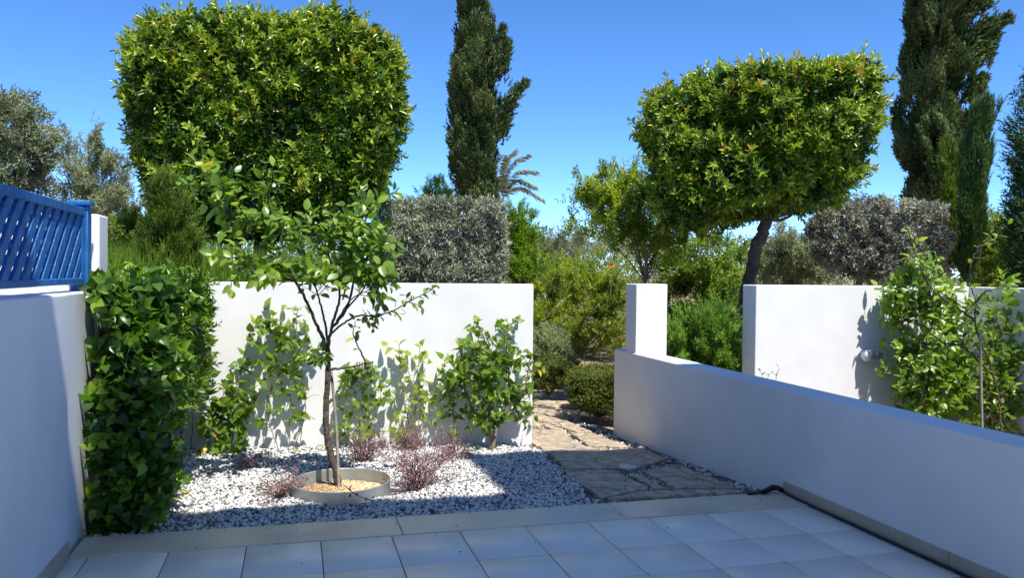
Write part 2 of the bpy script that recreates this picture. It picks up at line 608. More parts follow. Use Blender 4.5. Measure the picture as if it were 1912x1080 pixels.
def blue_wood():
    m, nt, nd, lk, pb = new_mat('blue_painted_wood')
    tc = nd.new('ShaderNodeTexCoord')
    mp = nd.new('ShaderNodeMapping')
    mp.inputs['Scale'].default_value = (30, 30, 4)
    lk.new(tc.outputs['Object'], mp.inputs['Vector'])
    n = nd.new('ShaderNodeTexNoise')
    n.inputs['Scale'].default_value = 2.0
    n.inputs['Detail'].default_value = 6
    lk.new(mp.outputs[0], n.inputs['Vector'])
    rp = ramp(nd, [(0.3, (0.006, 0.075, 0.26)), (0.55, (0.010, 0.13, 0.38)), (0.75, (0.10, 0.27, 0.50))])
    lk.new(n.outputs['Fac'], rp.inputs[0])
    lk.new(rp.outputs[0], pb.inputs['Base Color'])
    pb.inputs['Roughness'].default_value = 0.5
    bp = nd.new('ShaderNodeBump')
    bp.inputs['Strength'].default_value = 0.25
    bp.inputs['Distance'].default_value = 0.004
    lk.new(n.outputs['Fac'], bp.inputs['Height'])
    lk.new(bp.outputs[0], pb.inputs['Normal'])
    return m


M_BLUE = blue_wood()

L_LAUREL = leaf_mat('clipped_tree_leaf', (0.022, 0.062, 0.006), (0.085, 0.165, 0.012), (0.31, 0.39, 0.035), (0.52, 0.20, 0.04), 0.32, 0.22, 0.6)
L_CYPRESS = leaf_mat('cypress_leaf', (0.024, 0.045, 0.014), (0.07, 0.105, 0.034), (0.18, 0.22, 0.085), None, 0.65, 0.12, 0.25)
L_YCYPRESS = leaf_mat('young_cypress_leaf', (0.022, 0.055, 0.018), (0.06, 0.12, 0.035), (0.13, 0.19, 0.055), None, 0.6, 0.2, 0.25)
L_JUNIPER = leaf_mat('juniper_leaf', (0.04, 0.07, 0.01), (0.10, 0.16, 0.018), (0.20, 0.26, 0.035), None, 0.6, 0.25, 0.25)
L_GREY = leaf_mat('grey_hedge_leaf', (0.13, 0.145, 0.105), (0.32, 0.34, 0.26), (0.52, 0.54, 0.44), None, 0.6, 0.12, 0.3)
L_GREYBROWN = leaf_mat('dry_hedge_leaf', (0.15, 0.15, 0.12), (0.34, 0.335, 0.28), (0.55, 0.545, 0.48), None, 0.6, 0.1, 0.3)
L_OLIVE = leaf_mat('olive_leaf', (0.09, 0.115, 0.06), (0.23, 0.26, 0.15), (0.42, 0.45, 0.30), None, 0.55, 0.15, 0.35)
L_SHRUB = leaf_mat('shrub_leaf', (0.06, 0.11, 0.014), (0.16, 0.24, 0.03), (0.31, 0.38, 0.05), None, 0.45, 0.35, 0.4)
L_YELLOW = leaf_mat('yellow_green_leaf', (0.09, 0.135, 0.014), (0.23, 0.30, 0.03), (0.40, 0.45, 0.05), (0.5, 0.42, 0.05), 0.45, 0.38, 0.4)
L_BAMBOO = leaf_mat('bright_leaf', (0.06, 0.13, 0.012), (0.14, 0.25, 0.02), (0.25, 0.36, 0.04), None, 0.45, 0.4, 0.4)
L_LEMON = leaf_mat('lemon_leaf', (0.045, 0.10, 0.014), (0.15, 0.25, 0.032), (0.31, 0.41, 0.06), (0.55, 0.46, 0.05), 0.33, 0.36, 0.5)
L_VINE = leaf_mat('vine_leaf', (0.022, 0.062, 0.010), (0.068, 0.155, 0.016), (0.20, 0.32, 0.03), (0.60, 0.42, 0.04), 0.35, 0.35, 0.5)
L_CLIMB = leaf_mat('climber_leaf', (0.06, 0.12, 0.014), (0.13, 0.22, 0.022), (0.25, 0.33, 0.04), (0.58, 0.50, 0.05), 0.42, 0.36, 0.4)
L_BOX = leaf_mat('box_hedge_leaf', (0.04, 0.065, 0.012), (0.10, 0.135, 0.022), (0.20, 0.22, 0.04), None, 0.45, 0.28, 0.4)
L_ROSEM = leaf_mat('rosemary_leaf', (0.05, 0.12, 0.016), (0.13, 0.25, 0.03), (0.24, 0.38, 0.06), None, 0.55, 0.25, 0.3)
L_GRASS = leaf_mat('grass_blade', (0.06, 0.13, 0.012), (0.13, 0.23, 0.02), (0.22, 0.32, 0.04), None, 0.5, 0.4, 0.3)
L_LAV = leaf_mat('lavender_leaf', (0.15, 0.19, 0.08), (0.28, 0.33, 0.15), (0.40, 0.43, 0.25), (0.20, 0.16, 0.34), 0.6, 0.2, 0.3)
L_PURPLE = leaf_mat('purple_leaf', (0.12, 0.05, 0.065), (0.27, 0.135, 0.165), (0.42, 0.27, 0.30), None, 0.55, 0.2, 0.3)
L_PALM = leaf_mat('palm_leaflet', (0.10, 0.12, 0.06), (0.21, 0.22, 0.12), (0.36, 0.34, 0.20), None, 0.5, 0.2, 0.4)
L_STRAW = leaf_mat('dry_grass', (0.30, 0.22, 0.10), (0.45, 0.34, 0.17), (0.56, 0.44, 0.24), None, 0.7, 0.2, 0.2)


# ================================================================== SETTING
# ground: one sheet to the horizon, finer near the eye
def build_ground():
    def axis(lo, hi, fine_lo, fine_hi, step):
        a = list(np.arange(fine_lo, fine_hi + 1e-6, step))
        x, s = fine_hi, step
        while x < hi:
            s *= 1.35; x += s; a.append(x)
        x, s = fine_lo, step
        while x > lo:
            s *= 1.35; x -= s; a.insert(0, x)
        return np.array(a)
    U = axis(-400, 400, -3, 10, 0.2)
    V = axis(-200, 600, 4.0, 14, 0.14)
    gu, gv = np.meshgrid(U, V)
    gz = ground_z(gu, gv) - 0.035
    gz = np.where(gv < 5.05, -0.14, gz)
    far = gv > 14
    gz = gz + np.where(far, 0.06 * np.sin(gu * 0.7) * np.cos(gv * 0.5), 0)
    P = np.stack([gu, gv, gz], -1).reshape(-1, 3)
    nu, nv = len(U), len(V)
    i = (np.arange(nv - 1)[:, None] * nu + np.arange(nu - 1)[None, :])
    Q = np.stack([i, i + 1, i + nu + 1, i + nu], -1).reshape(-1, 4)
    o = raw_mesh('ground', P, Q, np.full(len(Q), 4), M_SOIL, smooth=True)
    tag(o, 'dry brown earth of the garden beyond the white walls', 'ground', kind='structure')


build_ground()

U_L, U_R = -1.155, 3.343          # faces of the two side walls
V_IN, V_OUT = 4.745, 5.10         # kerb between patio and gravel
V_W = 7.735                       # front of the rear wall


def build_patio():
    us = [U_L] + [u for u in np.arange(-0.2487 - 0.4 * 2, U_R, 0.4) if u > U_L + 0.02] + [U_R]
    vs = [V_IN, 4.2387] + [4.2387 - 0.4 * k for k in range(1, 15)]
    V, Lp, Sz, T, mi = [], [], [], [], []
    n = 0
    g, b = 0.0026, 0.0016
    for a, c in zip(us[:-1], us[1:]):
        for d, e in zip(vs[:-1], vs[1:]):
            x0, x1, y0, y1 = a + g, c - g, e + g * 1.7, d - g * 1.7
            dz = RNG.normal() * 0.0003
            tx, ty = RNG.normal() * 0.0006, RNG.normal() * 0.0006
            pts = []
            for ins, z in ((b, 0.0), (0, -b), (0, -0.008)):
                for x, y in ((x0 + ins, y0 + ins), (x1 - ins, y0 + ins), (x1 - ins, y1 - ins), (x0 + ins, y1 - ins)):
                    pts.append((x, y, z + dz + tx * (x - (x0 + x1) / 2) + ty * (y - (y0 + y1) / 2)))
            V += pts
            Lp += [n, n + 1, n + 2, n + 3]; Sz.append(4)
            for r in (0, 4):
                for k in range(4):
                    k2 = (k + 1) % 4
                    Lp += [n + r + 4 + k, n + r + 4 + k2, n + r + k2, n + r + k]; Sz.append(4)
            T += [RNG.random()] * 12
            n += 12
    nf = len(Sz)
    base = len(V)
    x0, x1, y0, y1 = U_L, U_R, vs[-1], V_IN
    V += [(x0, y0, -0.004), (x1, y0, -0.004), (x1, y1, -0.004), (x0, y1, -0.004)]
    T += [0.5] * 4
    Lp += [base, base + 1, base + 2, base + 3]; Sz.append(4)
    o = raw_mesh('patio_floor', V, Lp, Sz, [M_TILE, M_GROUT], attrs={'tint': T}, midx=[0] * nf + [1])
    tag(o, 'pale grey square floor tiles of the shaded patio', 'floor', kind='structure')


build_patio()

# kerb strip of pale stone between the patio and the gravel
bm = bmesh.new()
cuts = [-1.15, 0.62, 2.02, 3.34]
for a, c in zip(cuts[:-1], cuts[1:]):
    add_box(bm, (a + 0.0015, V_IN + 0.002, -0.2), (c - 0.0015, V_OUT, 0.004 + RNG.normal() * 0.0006), 0.005, 2)
tag(bm_obj('kerb', bm, M_KERB), 'beige stone kerb strip between the tiles and the gravel', 'kerb', kind='structure')

# ------------------------------------------------------------------ house behind the eye (an added slab high above it casts the patio shadow)
house = thing('house', 'white house with an added unseen canopy shading the tiled patio', 'house', (0, 0, 0))
bm = bmesh.new()
H_ = 9.0
rp_ = [(-3, -2.4), (7.5, -2.4), (7.5, 7.2 - .52 * H_ - .05), (1.45 + .14 * H_, 7.2 - .52 * H_ - .05), (1.45 + .14 * H_, 5.61 - .52 * H_), (-1.2 + .14 * H_, 5.61 - .52 * H_),
       (-1.2 + .14 * H_, 5.22 - .52 * H_), (-3, 5.22 - .52 * H_)]
lowv = [bm.verts.new((x, y, H_ - 0.2)) for x, y in rp_]
fl = bm.faces.new(lowv)
ex = bmesh.ops.extrude_face_region(bm, geom=[fl])
bmesh.ops.translate(bm, verts=[e for e in ex['geom'] if isinstance(e, bmesh.types.BMVert)], vec=(0, 0, 0.2))
bm_obj('occluder', bm, M_STUCCO, house)  # unseen slab added to block the sun, outline worked back from the shadow edges
bm = bmesh.new()
add_box(bm, (-6, -2.3, -0.3), (-0.4, -2.05, 2.9), 0.01)
add_box(bm, (1.9, -2.3, -0.3), (9.5, -2.05, 2.9), 0.01)
add_box(bm, (-0.398, -2.3, 2.35), (1.898, -2.052, 2.898), 0)
bm_obj('wall', bm, M_STUCCO, house)
for x in (-2.8, 2.2, 7.2):
    box_obj('added_column', (x - .14, -2.29, 2.902), (x + .14, -2.07, H_ - 0.202), M_STUCCO, house, 0.01)  # made-up supports for the added slab
M_GLASS = noise_mat('dark_glass', (0.02, 0.025, 0.03), (0.03, 0.035, 0.04), 3, 0.06, 0, 10, spec=0.6)
box_obj('door', (-0.4, -2.22, -0.1), (1.9, -2.16, 2.35), M_GLASS, house, 0.004)

# ------------------------------------------------------------------ walls
Z_TOP = 1.425
# left side wall: thicker patio part, then the garden part set a little back
lw = thing('side_wall', 'shaded white side wall on the left below the blue lattice', 'wall', (U_L - 0.12, 3.0, -0.1))
bm = bmesh.new()
add_box(bm, (U_L - 0.34, -2.0, -0.3), (U_L, 4.80, 1.40), 0.014, 3)
bm_obj('wall', bm, M_STUCCO, lw)
bm = bmesh.new()
add_box(bm, (U_L - 0.34, 4.795, -0.4), (U_L - 0.022, 7.73, 1.398), 0.012, 3)
bm_obj('garden_section', bm, M_STUCCO, lw)
bm = bmesh.new()
vv = 4.775
while vv > -1.5:
    add_box(bm, (U_L - 0.002, vv - 0.398, 0.001), (U_L + 0.011, vv - 0.002, 0.085), 0.002, 1)
    vv -= 0.4
bm_obj('skirting', bm, M_SKIRT, lw)

# neighbour's wall seen through the lattice, ending in a post-like end
nw = tag(box_obj('garden_wall', (-6.0, 5.62, -0.3), (-1.176, 5.86, 1.872), M_STUCCO, None, 0.012),
         'sunlit white wall end standing beside the blue lattice post', 'wall')

rw = tag(box_obj('garden_wall', (-1.49, V_W, -0.5), (2.27, V_W + 0.2, Z_TOP), M_STUCCO, None, 0.010),
         'long sunlit white garden wall behind the lemon tree and gravel', 'wall')
rr = tag(box_obj('garden_wall', (4.72, V_W, -0.5), (7.45, V_W + 0.27, Z_TOP + 0.008), M_STUCCO, None, 0.010),
         'sunlit white wall on the right with citrus bushes against it', 'wall')
sw = tag(box_obj('garden_wall', (7.455, 3.0, -0.5), (7.70, V_W + 0.26, Z_TOP + 0.003), M_STUCCO, None, 0.010),
         'grey shaded white wall at the far right edge behind the bushes', 'wall')
par = thing('parapet', 'low white parapet wall running along the right of the patio', 'wall', (U_R + 0.12, 4.0, -0.1))
bm = bmesh.new()
add_box(bm, (U_R, -2.0, -0.5), (U_R + 0.245, 8.28, 0.727), 0.010, 3)
bm_obj('wall', bm, M_STUCCO, par)
bm = bmesh.new()
vv = 5.075
ln = 0.315
while vv > -1.5:
    add_box(bm, (U_R - 0.011, vv - ln + 0.002, 0.001), (U_R + 0.002, vv - 0.002, 0.085), 0.002, 1)
    vv -= ln
    ln = 0.4
bm_obj('skirting', bm, M_SKIRT, par)
pil = tag(box_obj('garden_pillar', (U_R + 0.012, V_W, -0.3), (U_R + 0.357, V_W + 0.27, Z_TOP + 0.01), M_STUCCO, None, 0.009),
          'square white pillar rising from the end of the low parapet', 'pillar')

# ------------------------------------------------------------------ blue lattice fence on the left wall
lat = thing('lattice_fence', 'blue painted wooden lattice fence on top of the left wall', 'fence', (-1.22, 4.0, 1.40))
LU = -1.235
zb, zt = 1.452, 1.880
bm = bmesh.new(); add_box(bm, (LU - 0.03, 1.2, zt - 0.035), (LU + 0.03, 5.38, zt + 0.012), 0.004, 1); bm_obj('top_rail', bm, M_BLUE, lat)
bm = bmesh.new(); add_box(bm, (LU - 0.03, 1.2, zb - 0.012), (LU + 0.03, 5.38, zb + 0.024), 0.004, 1); bm_obj('bottom_rail', bm, M_BLUE, lat)
post = bmesh.new(); add_box(post, (LU - 0.055, 5.385, 1.396), (LU + 0.045, 5.475, 1.905), 0.006, 2)
po = bm_obj('post', post, M_BLUE, lat)
bm = bmesh.new(); add_box(bm, (LU - 0.07, 5.365, 1.906), (LU + 0.06, 5.495, 1.938), 0.008, 2); bm_obj('post_cap', bm, M_BLUE, po)
bm = bmesh.new()
add_box(bm, (LU - 0.028, 5.345, zb + 0.026), (LU + 0.028, 5.383, zt - 0.037), 0.003, 1)
bm_obj('end_stile', bm, M_BLUE, lat)


def slat(bm, v0, lean, w, u0, u1, z0, z1, vmax=5.343):
    a = w / 2
    poly = [(v0 - a, z0), (v0 + a, z0), (v0 + lean + a, z1), (v0 + lean - a, z1)]
    out = []
    for (p, q) in zip(poly, poly[1:] + poly[:1]):           # saw it off at the stile
        if p[0] <= vmax: out.append(p)
        if (p[0] <= vmax) != (q[0] <= vmax):
            t_ = (vmax - p[0]) / (q[0] - p[0])
            out.append((vmax, p[1] + t_ * (q[1] - p[1])))
    if len(out) < 3: return False
    A = [bm.verts.new((u0, y_, z_)) for y_, z_ in out]
    B = [bm.verts.new((u1, y_, z_)) for y_, z_ in out]
    n_ = len(out)
    bm.faces.new(A); bm.faces.new(B[::-1])
    for k_ in range(n_):
        bm.faces.new([A[k_], B[k_], B[(k_ + 1) % n_], A[(k_ + 1) % n_]])
    return True


lz0, lz1 = zb + 0.02, zt - 0.03
LEAN = 0.40
first = {}
for lean, u0, u1, off in ((LEAN, LU + 0.004, LU + 0.020, 0.0), (-LEAN, LU - 0.022, LU - 0.008, 0.06)):
    v = 1.3 + off
    while v < 5.8:
        bm = bmesh.new()
        if slat(bm, v, lean, 0.088 if lean > 0 else 0.062, u0, u1, lz0, lz1):
            bm_obj('slat', bm, M_BLUE, lat)
        else:
            bm.free()
        v += 0.15

# ------------------------------------------------------------------ flagstones of the path
Z8 = lambda x, y: (960 + x / 3.824, 820 + y / 3.824)
Z6 = lambda x, y: (980 + x / 4.154, 640 + y / 4.154)
stones = [
    ([Z8(*p) for p in [(255, 132), (845, 92), (905, 72), (970, 105), (1085, 172), (885, 226), (730, 230), (380, 238), (330, 190)]], 'widest dark flagstone lying across the path in shadow'),
    ([Z8(*p) for p in [(345, 248), (720, 252), (800, 292), (955, 368), (940, 392), (850, 398), (615, 455), (560, 400), (420, 320)]], 'cracked flagstone nearest the gravel in front of the widest flagstone'),
    ([Z8(*p) for p in [(812, 278), (890, 276), (1112, 378), (1010, 383), (960, 352)]], 'narrow strip of flagstone between two larger shaded stones'),
    ([Z8(*p) for p in [(935, 258), (1090, 208), (1185, 210), (1540, 355), (1600, 382), (1150, 376)]], 'wedge shaped flagstone beside the parapet in the shade'),
    ([Z8(*p) for p in [(660, 456), (880, 408), (1340, 390), (1630, 398), (1635, 408), (900, 448)]], 'thin flagstone edging right along the beige kerb'),
    ([Z6(*p) for p in [(20, 690), (200, 692), (315, 705), (365, 765), (475, 826), (640, 838), (400, 860), (190, 882), (60, 800), (20, 760)]], 'large sunlit tan flagstone beside the end of the long wall'),
    ([Z6(*p) for p in [(345, 708), (400, 718), (540, 722), (775, 818), (830, 830), (660, 826), (492, 816)]], 'pointed sunlit flagstone near the foot of the parapet end'),
    ([Z6(*p) for p in [(80, 565), (330, 622), (525, 712), (400, 710), (250, 665), (140, 622), (20, 612), (20, 575)]], 'long slanting sunlit flagstone in the middle of the path'),
    ([Z6(*p) for p in [(0, 508), (240, 545), (345, 616), (150, 572), (0, 552)]], 'thin sunlit flagstone beside the low clipped hedge'),
    ([Z6(*p) for p in [(0, 385), (130, 382), (340, 402), (400, 470), (390, 505), (240, 512), (100, 492), (0, 486)]], 'farthest sunlit flagstone at the turn of the path'),
    ([Z6(*p) for p in [(0, 624), (130, 628), (240, 668), (300, 690), (200, 686), (150, 668), (0, 668)]], 'small sunlit flagstone wedged between the slanting and tan stones'),
]
STONE_POLYS = []
for pp, lab in stones:
    P = np.array([on_ground(*p)[:2] for p in pp])
    STONE_POLYS.append(P)
    # roughen the outline
    Q = []
    for a, b in zip(P, np.roll(P, -1, axis=0)):
        m = max(1, int(np.linalg.norm(b - a) / 0.07))
        for k in range(m):
            q = a + (b - a) * k / m
            Q.append(q + (RNG.normal(size=2) * 0.008 if k else 0))
    Q = np.array(Q)
    bm = bmesh.new()
    cen = Q.mean(0)
    up = 0.028 + RNG.uniform(-0.004, 0.006)
    vs = [bm.verts.new((x, y, float(ground_z(x, y)) + up)) for x, y in Q]
    f = bm.faces.new(vs)
    ex = bmesh.ops.extrude_face_region(bm, geom=[f])
    nv = [e for e in ex['geom'] if isinstance(e, bmesh.types.BMVert)]
    bmesh.ops.translate(bm, verts=nv, vec=(0, 0, -0.075))
    bm.faces.ensure_lookup_table()
    root = bm_obj('flagstone', bm, M_FLAG)
    md = root.modifiers.new('bevel', 'BEVEL')
    md.width = 0.008; md.segments = 2; md.limit_method = 'ANGLE'
    tag(root, lab, 'flagstone', 'flagstones of the garden path')

# small pale stone lying on the joint
bm = bmesh.new()
pc = on_ground(*Z8(810, 247))
bmesh.ops.create_icosphere(bm, subdivisions=2, radius=0.075)
for v_ in bm.verts:
    v_.co.x *= 0.95 + 0.1 * random.random(); v_.co.y *= 1.0; v_.co.z *= 0.26
    v_.co += Vector((random.uniform(-.006, .006), random.uniform(-.006, .006), random.uniform(-.003, .003)))
bmesh.ops.translate(bm, verts=bm.verts, vec=(pc[0], pc[1], pc[2] + 0.05))
tag(bm_obj('loose_stone', bm, noise_mat('pale_stone', (0.52, 0.50, 0.46), (0.66, 0.64, 0.60), 15, 0.8, 0.3, 50)),
    'flat pale stone lying loose on a joint of the path', 'stone')

# path bed (dark joints) as a structure sheet just above the soil
bedU = np.linspace(1.85, 3.34, 22); bedV = np.linspace(5.101, 12.2, 90)
gu, gv = np.meshgrid(bedU, bedV)
gu = gu + np.where(gv > 8.3, (gv - 8.3) * 0.12, 0)
P = np.stack([gu, gv, ground_z(gu, gv) - 0.012], -1).reshape(-1, 3)
i = (np.arange(89)[:, None] * 22 + np.arange(21)[None, :])
Q = np.stack([i, i + 1, i + 23, i + 22], -1).reshape(-1, 4)
M_PATHBED = noise_mat('path_bed', (0.07, 0.06, 0.05), (0.20, 0.17, 0.14), 24, 0.95, 0.8, 50, dist=0.02)
tag(raw_mesh('path', P, Q, np.full(len(Q), 4), M_PATHBED, smooth=True), 'earth and grit bed of the stone path', 'path', kind='structure')

# gravel bed sheet under the pebbles
bedU = np.linspace(-1.17, 2.25, 40); bedV = np.linspace(5.101, 7.734, 30)
gu, gv = np.meshgrid(bedU, bedV)
P = np.stack([gu, gv, ground_z(gu, gv) - 0.006], -1).reshape(-1, 3)
i = (np.arange(29)[:, None] * 40 + np.arange(39)[None, :])
Q = np.stack([i, i + 1, i + 41, i + 40], -1).reshape(-1, 4)
tag(raw_mesh('gravel_bed', P, Q, np.full(len(Q), 4), M_BED, smooth=True), 'grey bed below the white pebbles', 'ground', kind='structure')

RING_C = np.array([0.33, 5.935]); RING_R = 0.345


def pebbles(P, size, tint, zj=0.012):
    """angular pebbles: squashed, jittered icosahedra"""
    t = (1 + 5 ** .5) / 2
    v0 = unit(np.array([[-1, t, 0], [1, t, 0], [-1, -t, 0], [1, -t, 0], [0, -1, t], [0, 1, t], [0, -1, -t], [0, 1, -t],
                        [t, 0, -1], [t, 0, 1], [-t, 0, -1], [-t, 0, 1]], float))
    f0 = np.array([[0, 11, 5], [0, 5, 1], [0, 1, 7], [0, 7, 10], [0, 10, 11], [1, 5, 9], [5, 11, 4], [11, 10, 2], [10, 7, 6], [7, 1, 8],
                   [3, 9, 4], [3, 4, 2], [3, 2, 6], [3, 6, 8], [3, 8, 9], [4, 9, 5], [2, 4, 11], [6, 2, 10], [8, 6, 7], [9, 8, 1]])
    n = len(P)
    A = rand_unit(n); B = unit(np.cross(A, rand_unit(n))); C = np.cross(A, B)
    s = size[:, None] * RNG.uniform([0.75, 0.6, 0.45], [1.25, 1.0, 0.8], (n, 3))
    vv_ = v0[None] * (1 + RNG.normal(size=(n, 12, 1)) * 0.13)
    V = P[:, None, :] + vv_[..., 0:1] * (A * s[:, 0:1])[:, None] + vv_[..., 1:2] * (B * s[:, 1:2])[:, None] + vv_[..., 2:3] * (C * s[:, 2:3])[:, None]
    Fc = (f0[None] + (np.arange(n) * 12)[:, None, None]).reshape(-1, 3)
    return V.reshape(-1, 3), Fc, np.repeat(tint, 12)


def in_poly(x, y, poly):
    return poly_dist(x, y, poly)[0]


n = 42000
x = RNG.uniform(-1.14, 2.30, n); y = RNG.uniform(5.115, 7.72, n)
edge = 1.98 + (y - 5.1) * 0.10 + 0.04 * np.sin(y * 9)
ok = (x < edge) & (np.hypot(x - RING_C[0], y - RING_C[1]) > RING_R + 0.02)
x, y = x[ok], y[ok]
z = ground_z(x, y) + RNG.uniform(-0.004, 0.016, len(x)) + 0.012 * wave(np.stack([x, y, 0 * x], 1), 0.5, 5)
sz = RNG.uniform(0.008, 0.0165, len(x))
tn = np.clip(RNG.beta(2.6, 1.4, len(x)), 0, 1)
tn = np.where(RNG.random(len(x)) < 0.25, RNG.random(len(x)) * 0.28, tn)
V1, F1, T1 = pebbles(np.stack([x, y, z], 1), sz, tn)
o = raw_mesh('gravel', V1, F1, np.full(len(F1), 3), M_PEBBLE, attrs={'tint': T1})
tag(o, 'white and grey pebbles covering the bed round the lemon tree', 'gravel', kind='stuff')

# grit and pebbles in the joints of the path
n = 9000
x = RNG.uniform(1.95, 3.33, n); y = RNG.uniform(5.12, 9.8, n)
ok = np.ones(n, bool)
for P in STONE_POLYS:
    ins, e, _ = poly_dist(x, y, P)
    ok &= ~(ins & (e > 0.006))
edge = 1.98 + (y - 5.1) * 0.10
ok &= (x > edge) & ((RNG.random(n) < 0.5) | (y < 6.3))
ok &= wave(np.stack([x, y, 0 * x], 1), 0.35, 12) > -0.25
x, y = x[ok], y[ok]
z = ground_z(x, y) + RNG.uniform(-0.012, 0.008, len(x))
V1, F1, T1 = pebbles(np.stack([x, y, z], 1), RNG.uniform(0.007, 0.017, len(x)), np.clip(RNG.beta(1.6, 1.6, len(x)), 0, 1))
tag(raw_mesh('path_pebbles', V1, F1, np.full(len(F1), 3), M_PEBBLE, attrs={'tint': T1}), 'grey pebbles and grit in the joints between flagstones', 'gravel', kind='stuff')

# ------------------------------------------------------------------ steel ring planter with chips
seg = 72
ang = np.arange(seg) * 2 * math.pi / seg
gz = float(ground_z(*RING_C))
ringV = []
for r, z in ((RING_R, gz - 0.05), (RING_R, 0.044), (RING_R + 0.001, 0.048), (RING_R - 0.005, 0.048), (RING_R - 0.004, 0.042), (RING_R - 0.004, gz - 0.05)):
    rr_ = r * (1 + 0.012 * np.sin(2 * ang + 0.6))
    ringV.append(np.stack([RING_C[0] + rr_ * np.cos(ang), RING_C[1] + rr_ * np.sin(ang), np.full(seg, z)], 1))
ringV = np.concatenate(ringV)
q = []
for a in range(5):
    for k in range(seg):
        k2 = (k + 1) % seg
        q.append([a * seg + k, a * seg + k2, (a + 1) * seg + k2, (a + 1) * seg + k])
tag(raw_mesh('planter_ring', ringV, q, np.full(len(q), 4), M_STEEL, smooth=False), 'round galvanised steel ring set in the gravel round the lemon tree', 'planter')
n = 5200
a = RNG.random(n) * 6.283; r = (RING_R - 0.02) * np.sqrt(RNG.random(n))
x, y = RING_C[0] + r * np.cos(a), RING_C[1] + r * np.sin(a)
z = gz - 0.005 + 0.02 * (1 - (r / RING_R) ** 2) + RNG.uniform(-0.006, 0.012, n)
V1, F1, T1 = pebbles(np.stack([x, y, z], 1), RNG.uniform(0.007, 0.014, n), np.clip(0.25 + 0.55 * sstep(0.1, 0.55, x) + RNG.normal(size=n) * 0.2, 0, 1))
tag(raw_mesh('bark_mulch', V1, F1, np.full(len(F1), 3), M_CHIP, attrs={'tint': T1}), 'tan bark chips inside the steel ring', 'mulch', kind='stuff')
th = np.linspace(0, 2 * math.pi, 40)[:-1]
P = np.stack([RING_C[0] + (RING_R - 0.006) * np.cos(th), RING_C[1] + (RING_R - 0.006) * np.sin(th), np.full(39, gz - 0.004)], 1)
tag(raw_mesh('planter_soil', P, np.arange(39), [39], M_SOIL), 'brown soil below the bark chips', 'soil', kind='structure')


# ------------------------------------------------------------------ louvred wall lights
def wall_light(u, z, label):
    """louvred tube lying along the wall, domed cap at its left end, held off the wall by a round plate"""
    V0 = V_W - 0.088
    t = thing('wall_light', label, 'lamp', (u, V_W, z), 'wall lights')

    def lathe(name, prof, mat, axis='u'):
        sides = 28
        Vv, Qv = [], []
        for (rad, x) in prof:
            for k in range(sides):
                a_ = 2 * math.pi * k / sides
                if axis == 'u':
                    Vv.append((u + x, V0 + rad * math.cos(a_), z + rad * math.sin(a_)))
                else:
                    Vv.append((u + rad * math.cos(a_), V_W - x, z + rad * math.sin(a_)))
        for a_ in range(len(prof) - 1):
            for k in range(sides):
                k2 = (k + 1) % sides
                Qv.append([a_ * sides + k, a_ * sides + k2, (a_ + 1) * sides + k2, (a_ + 1) * sides + k])
        return raw_mesh(name, Vv, Qv, np.full(len(Qv), 4), mat, t, smooth=False)
    lathe('back_plate', [(0.001, 0.001), (0.06, 0.001), (0.06, 0.014), (0.03, 0.018), (0.03, 0.05)], M_LAMP, 'v')
    lathe('glass', [(0.001, -0.062), (0.047, -0.06), (0.047, 0.10), (0.001, 0.102)], M_LAMP_GLASS)
    for k in range(7):
        x0 = -0.045 + k * 0.022
        lathe('louvre', [(0.049, x0), (0.068, x0 - 0.010), (0.070, x0 - 0.006), (0.051, x0 + 0.006), (0.049, x0)], M_LAMP)
    lathe('cap', [(0.050, -0.055), (0.061, -0.057), (0.064, -0.066), (0.060, -0.088), (0.046, -0.106), (0.024, -0.116), (0.001, -0.119)], M_LAMP_CAP)
    lathe('end_ring', [(0.050, 0.104), (0.066, 0.104), (0.066, 0.116), (0.001, 0.118)], M_LAMP)
    return t


p = at_v(1628, 665, V_W - 0.088)
wall_light(p[0], p[2], 'louvred tube lamp on the right wall left of the citrus bush')
p = at_v(674, 688, V_W - 0.088)
wall_light(p[0], p[2], 'louvred tube lamp on the long wall half hidden behind the lemon tree')

# ------------------------------------------------------------------ black irrigation hose
t = Tubes()
pts = [on_ground(1395, 924, 0.01), on_ground(1418, 921, 0.02), (3.285, 5.06, 0.035), (3.31, 5.0, 0.02), (3.313, 4.8, 0.012), (3.312, 4.3, 0.012), (3.31, 3.6, 0.012), (3.312, 2.6, 0.012), (3.31, 1.5, 0.012)]
t.add(smooth_line(pts, 8), 0.0085, sides=8)
t.add(smooth_line([on_ground(1424, 921, 0.018), (3.272, 5.085, 0.04), (3.30, 5.03, 0.032)], 5), 0.021, 0.017, sides=8, wob=0.1)
tag(t.build('garden_hose', M_HOSE), 'black hose running along the skirting of the parapet', 'hose')


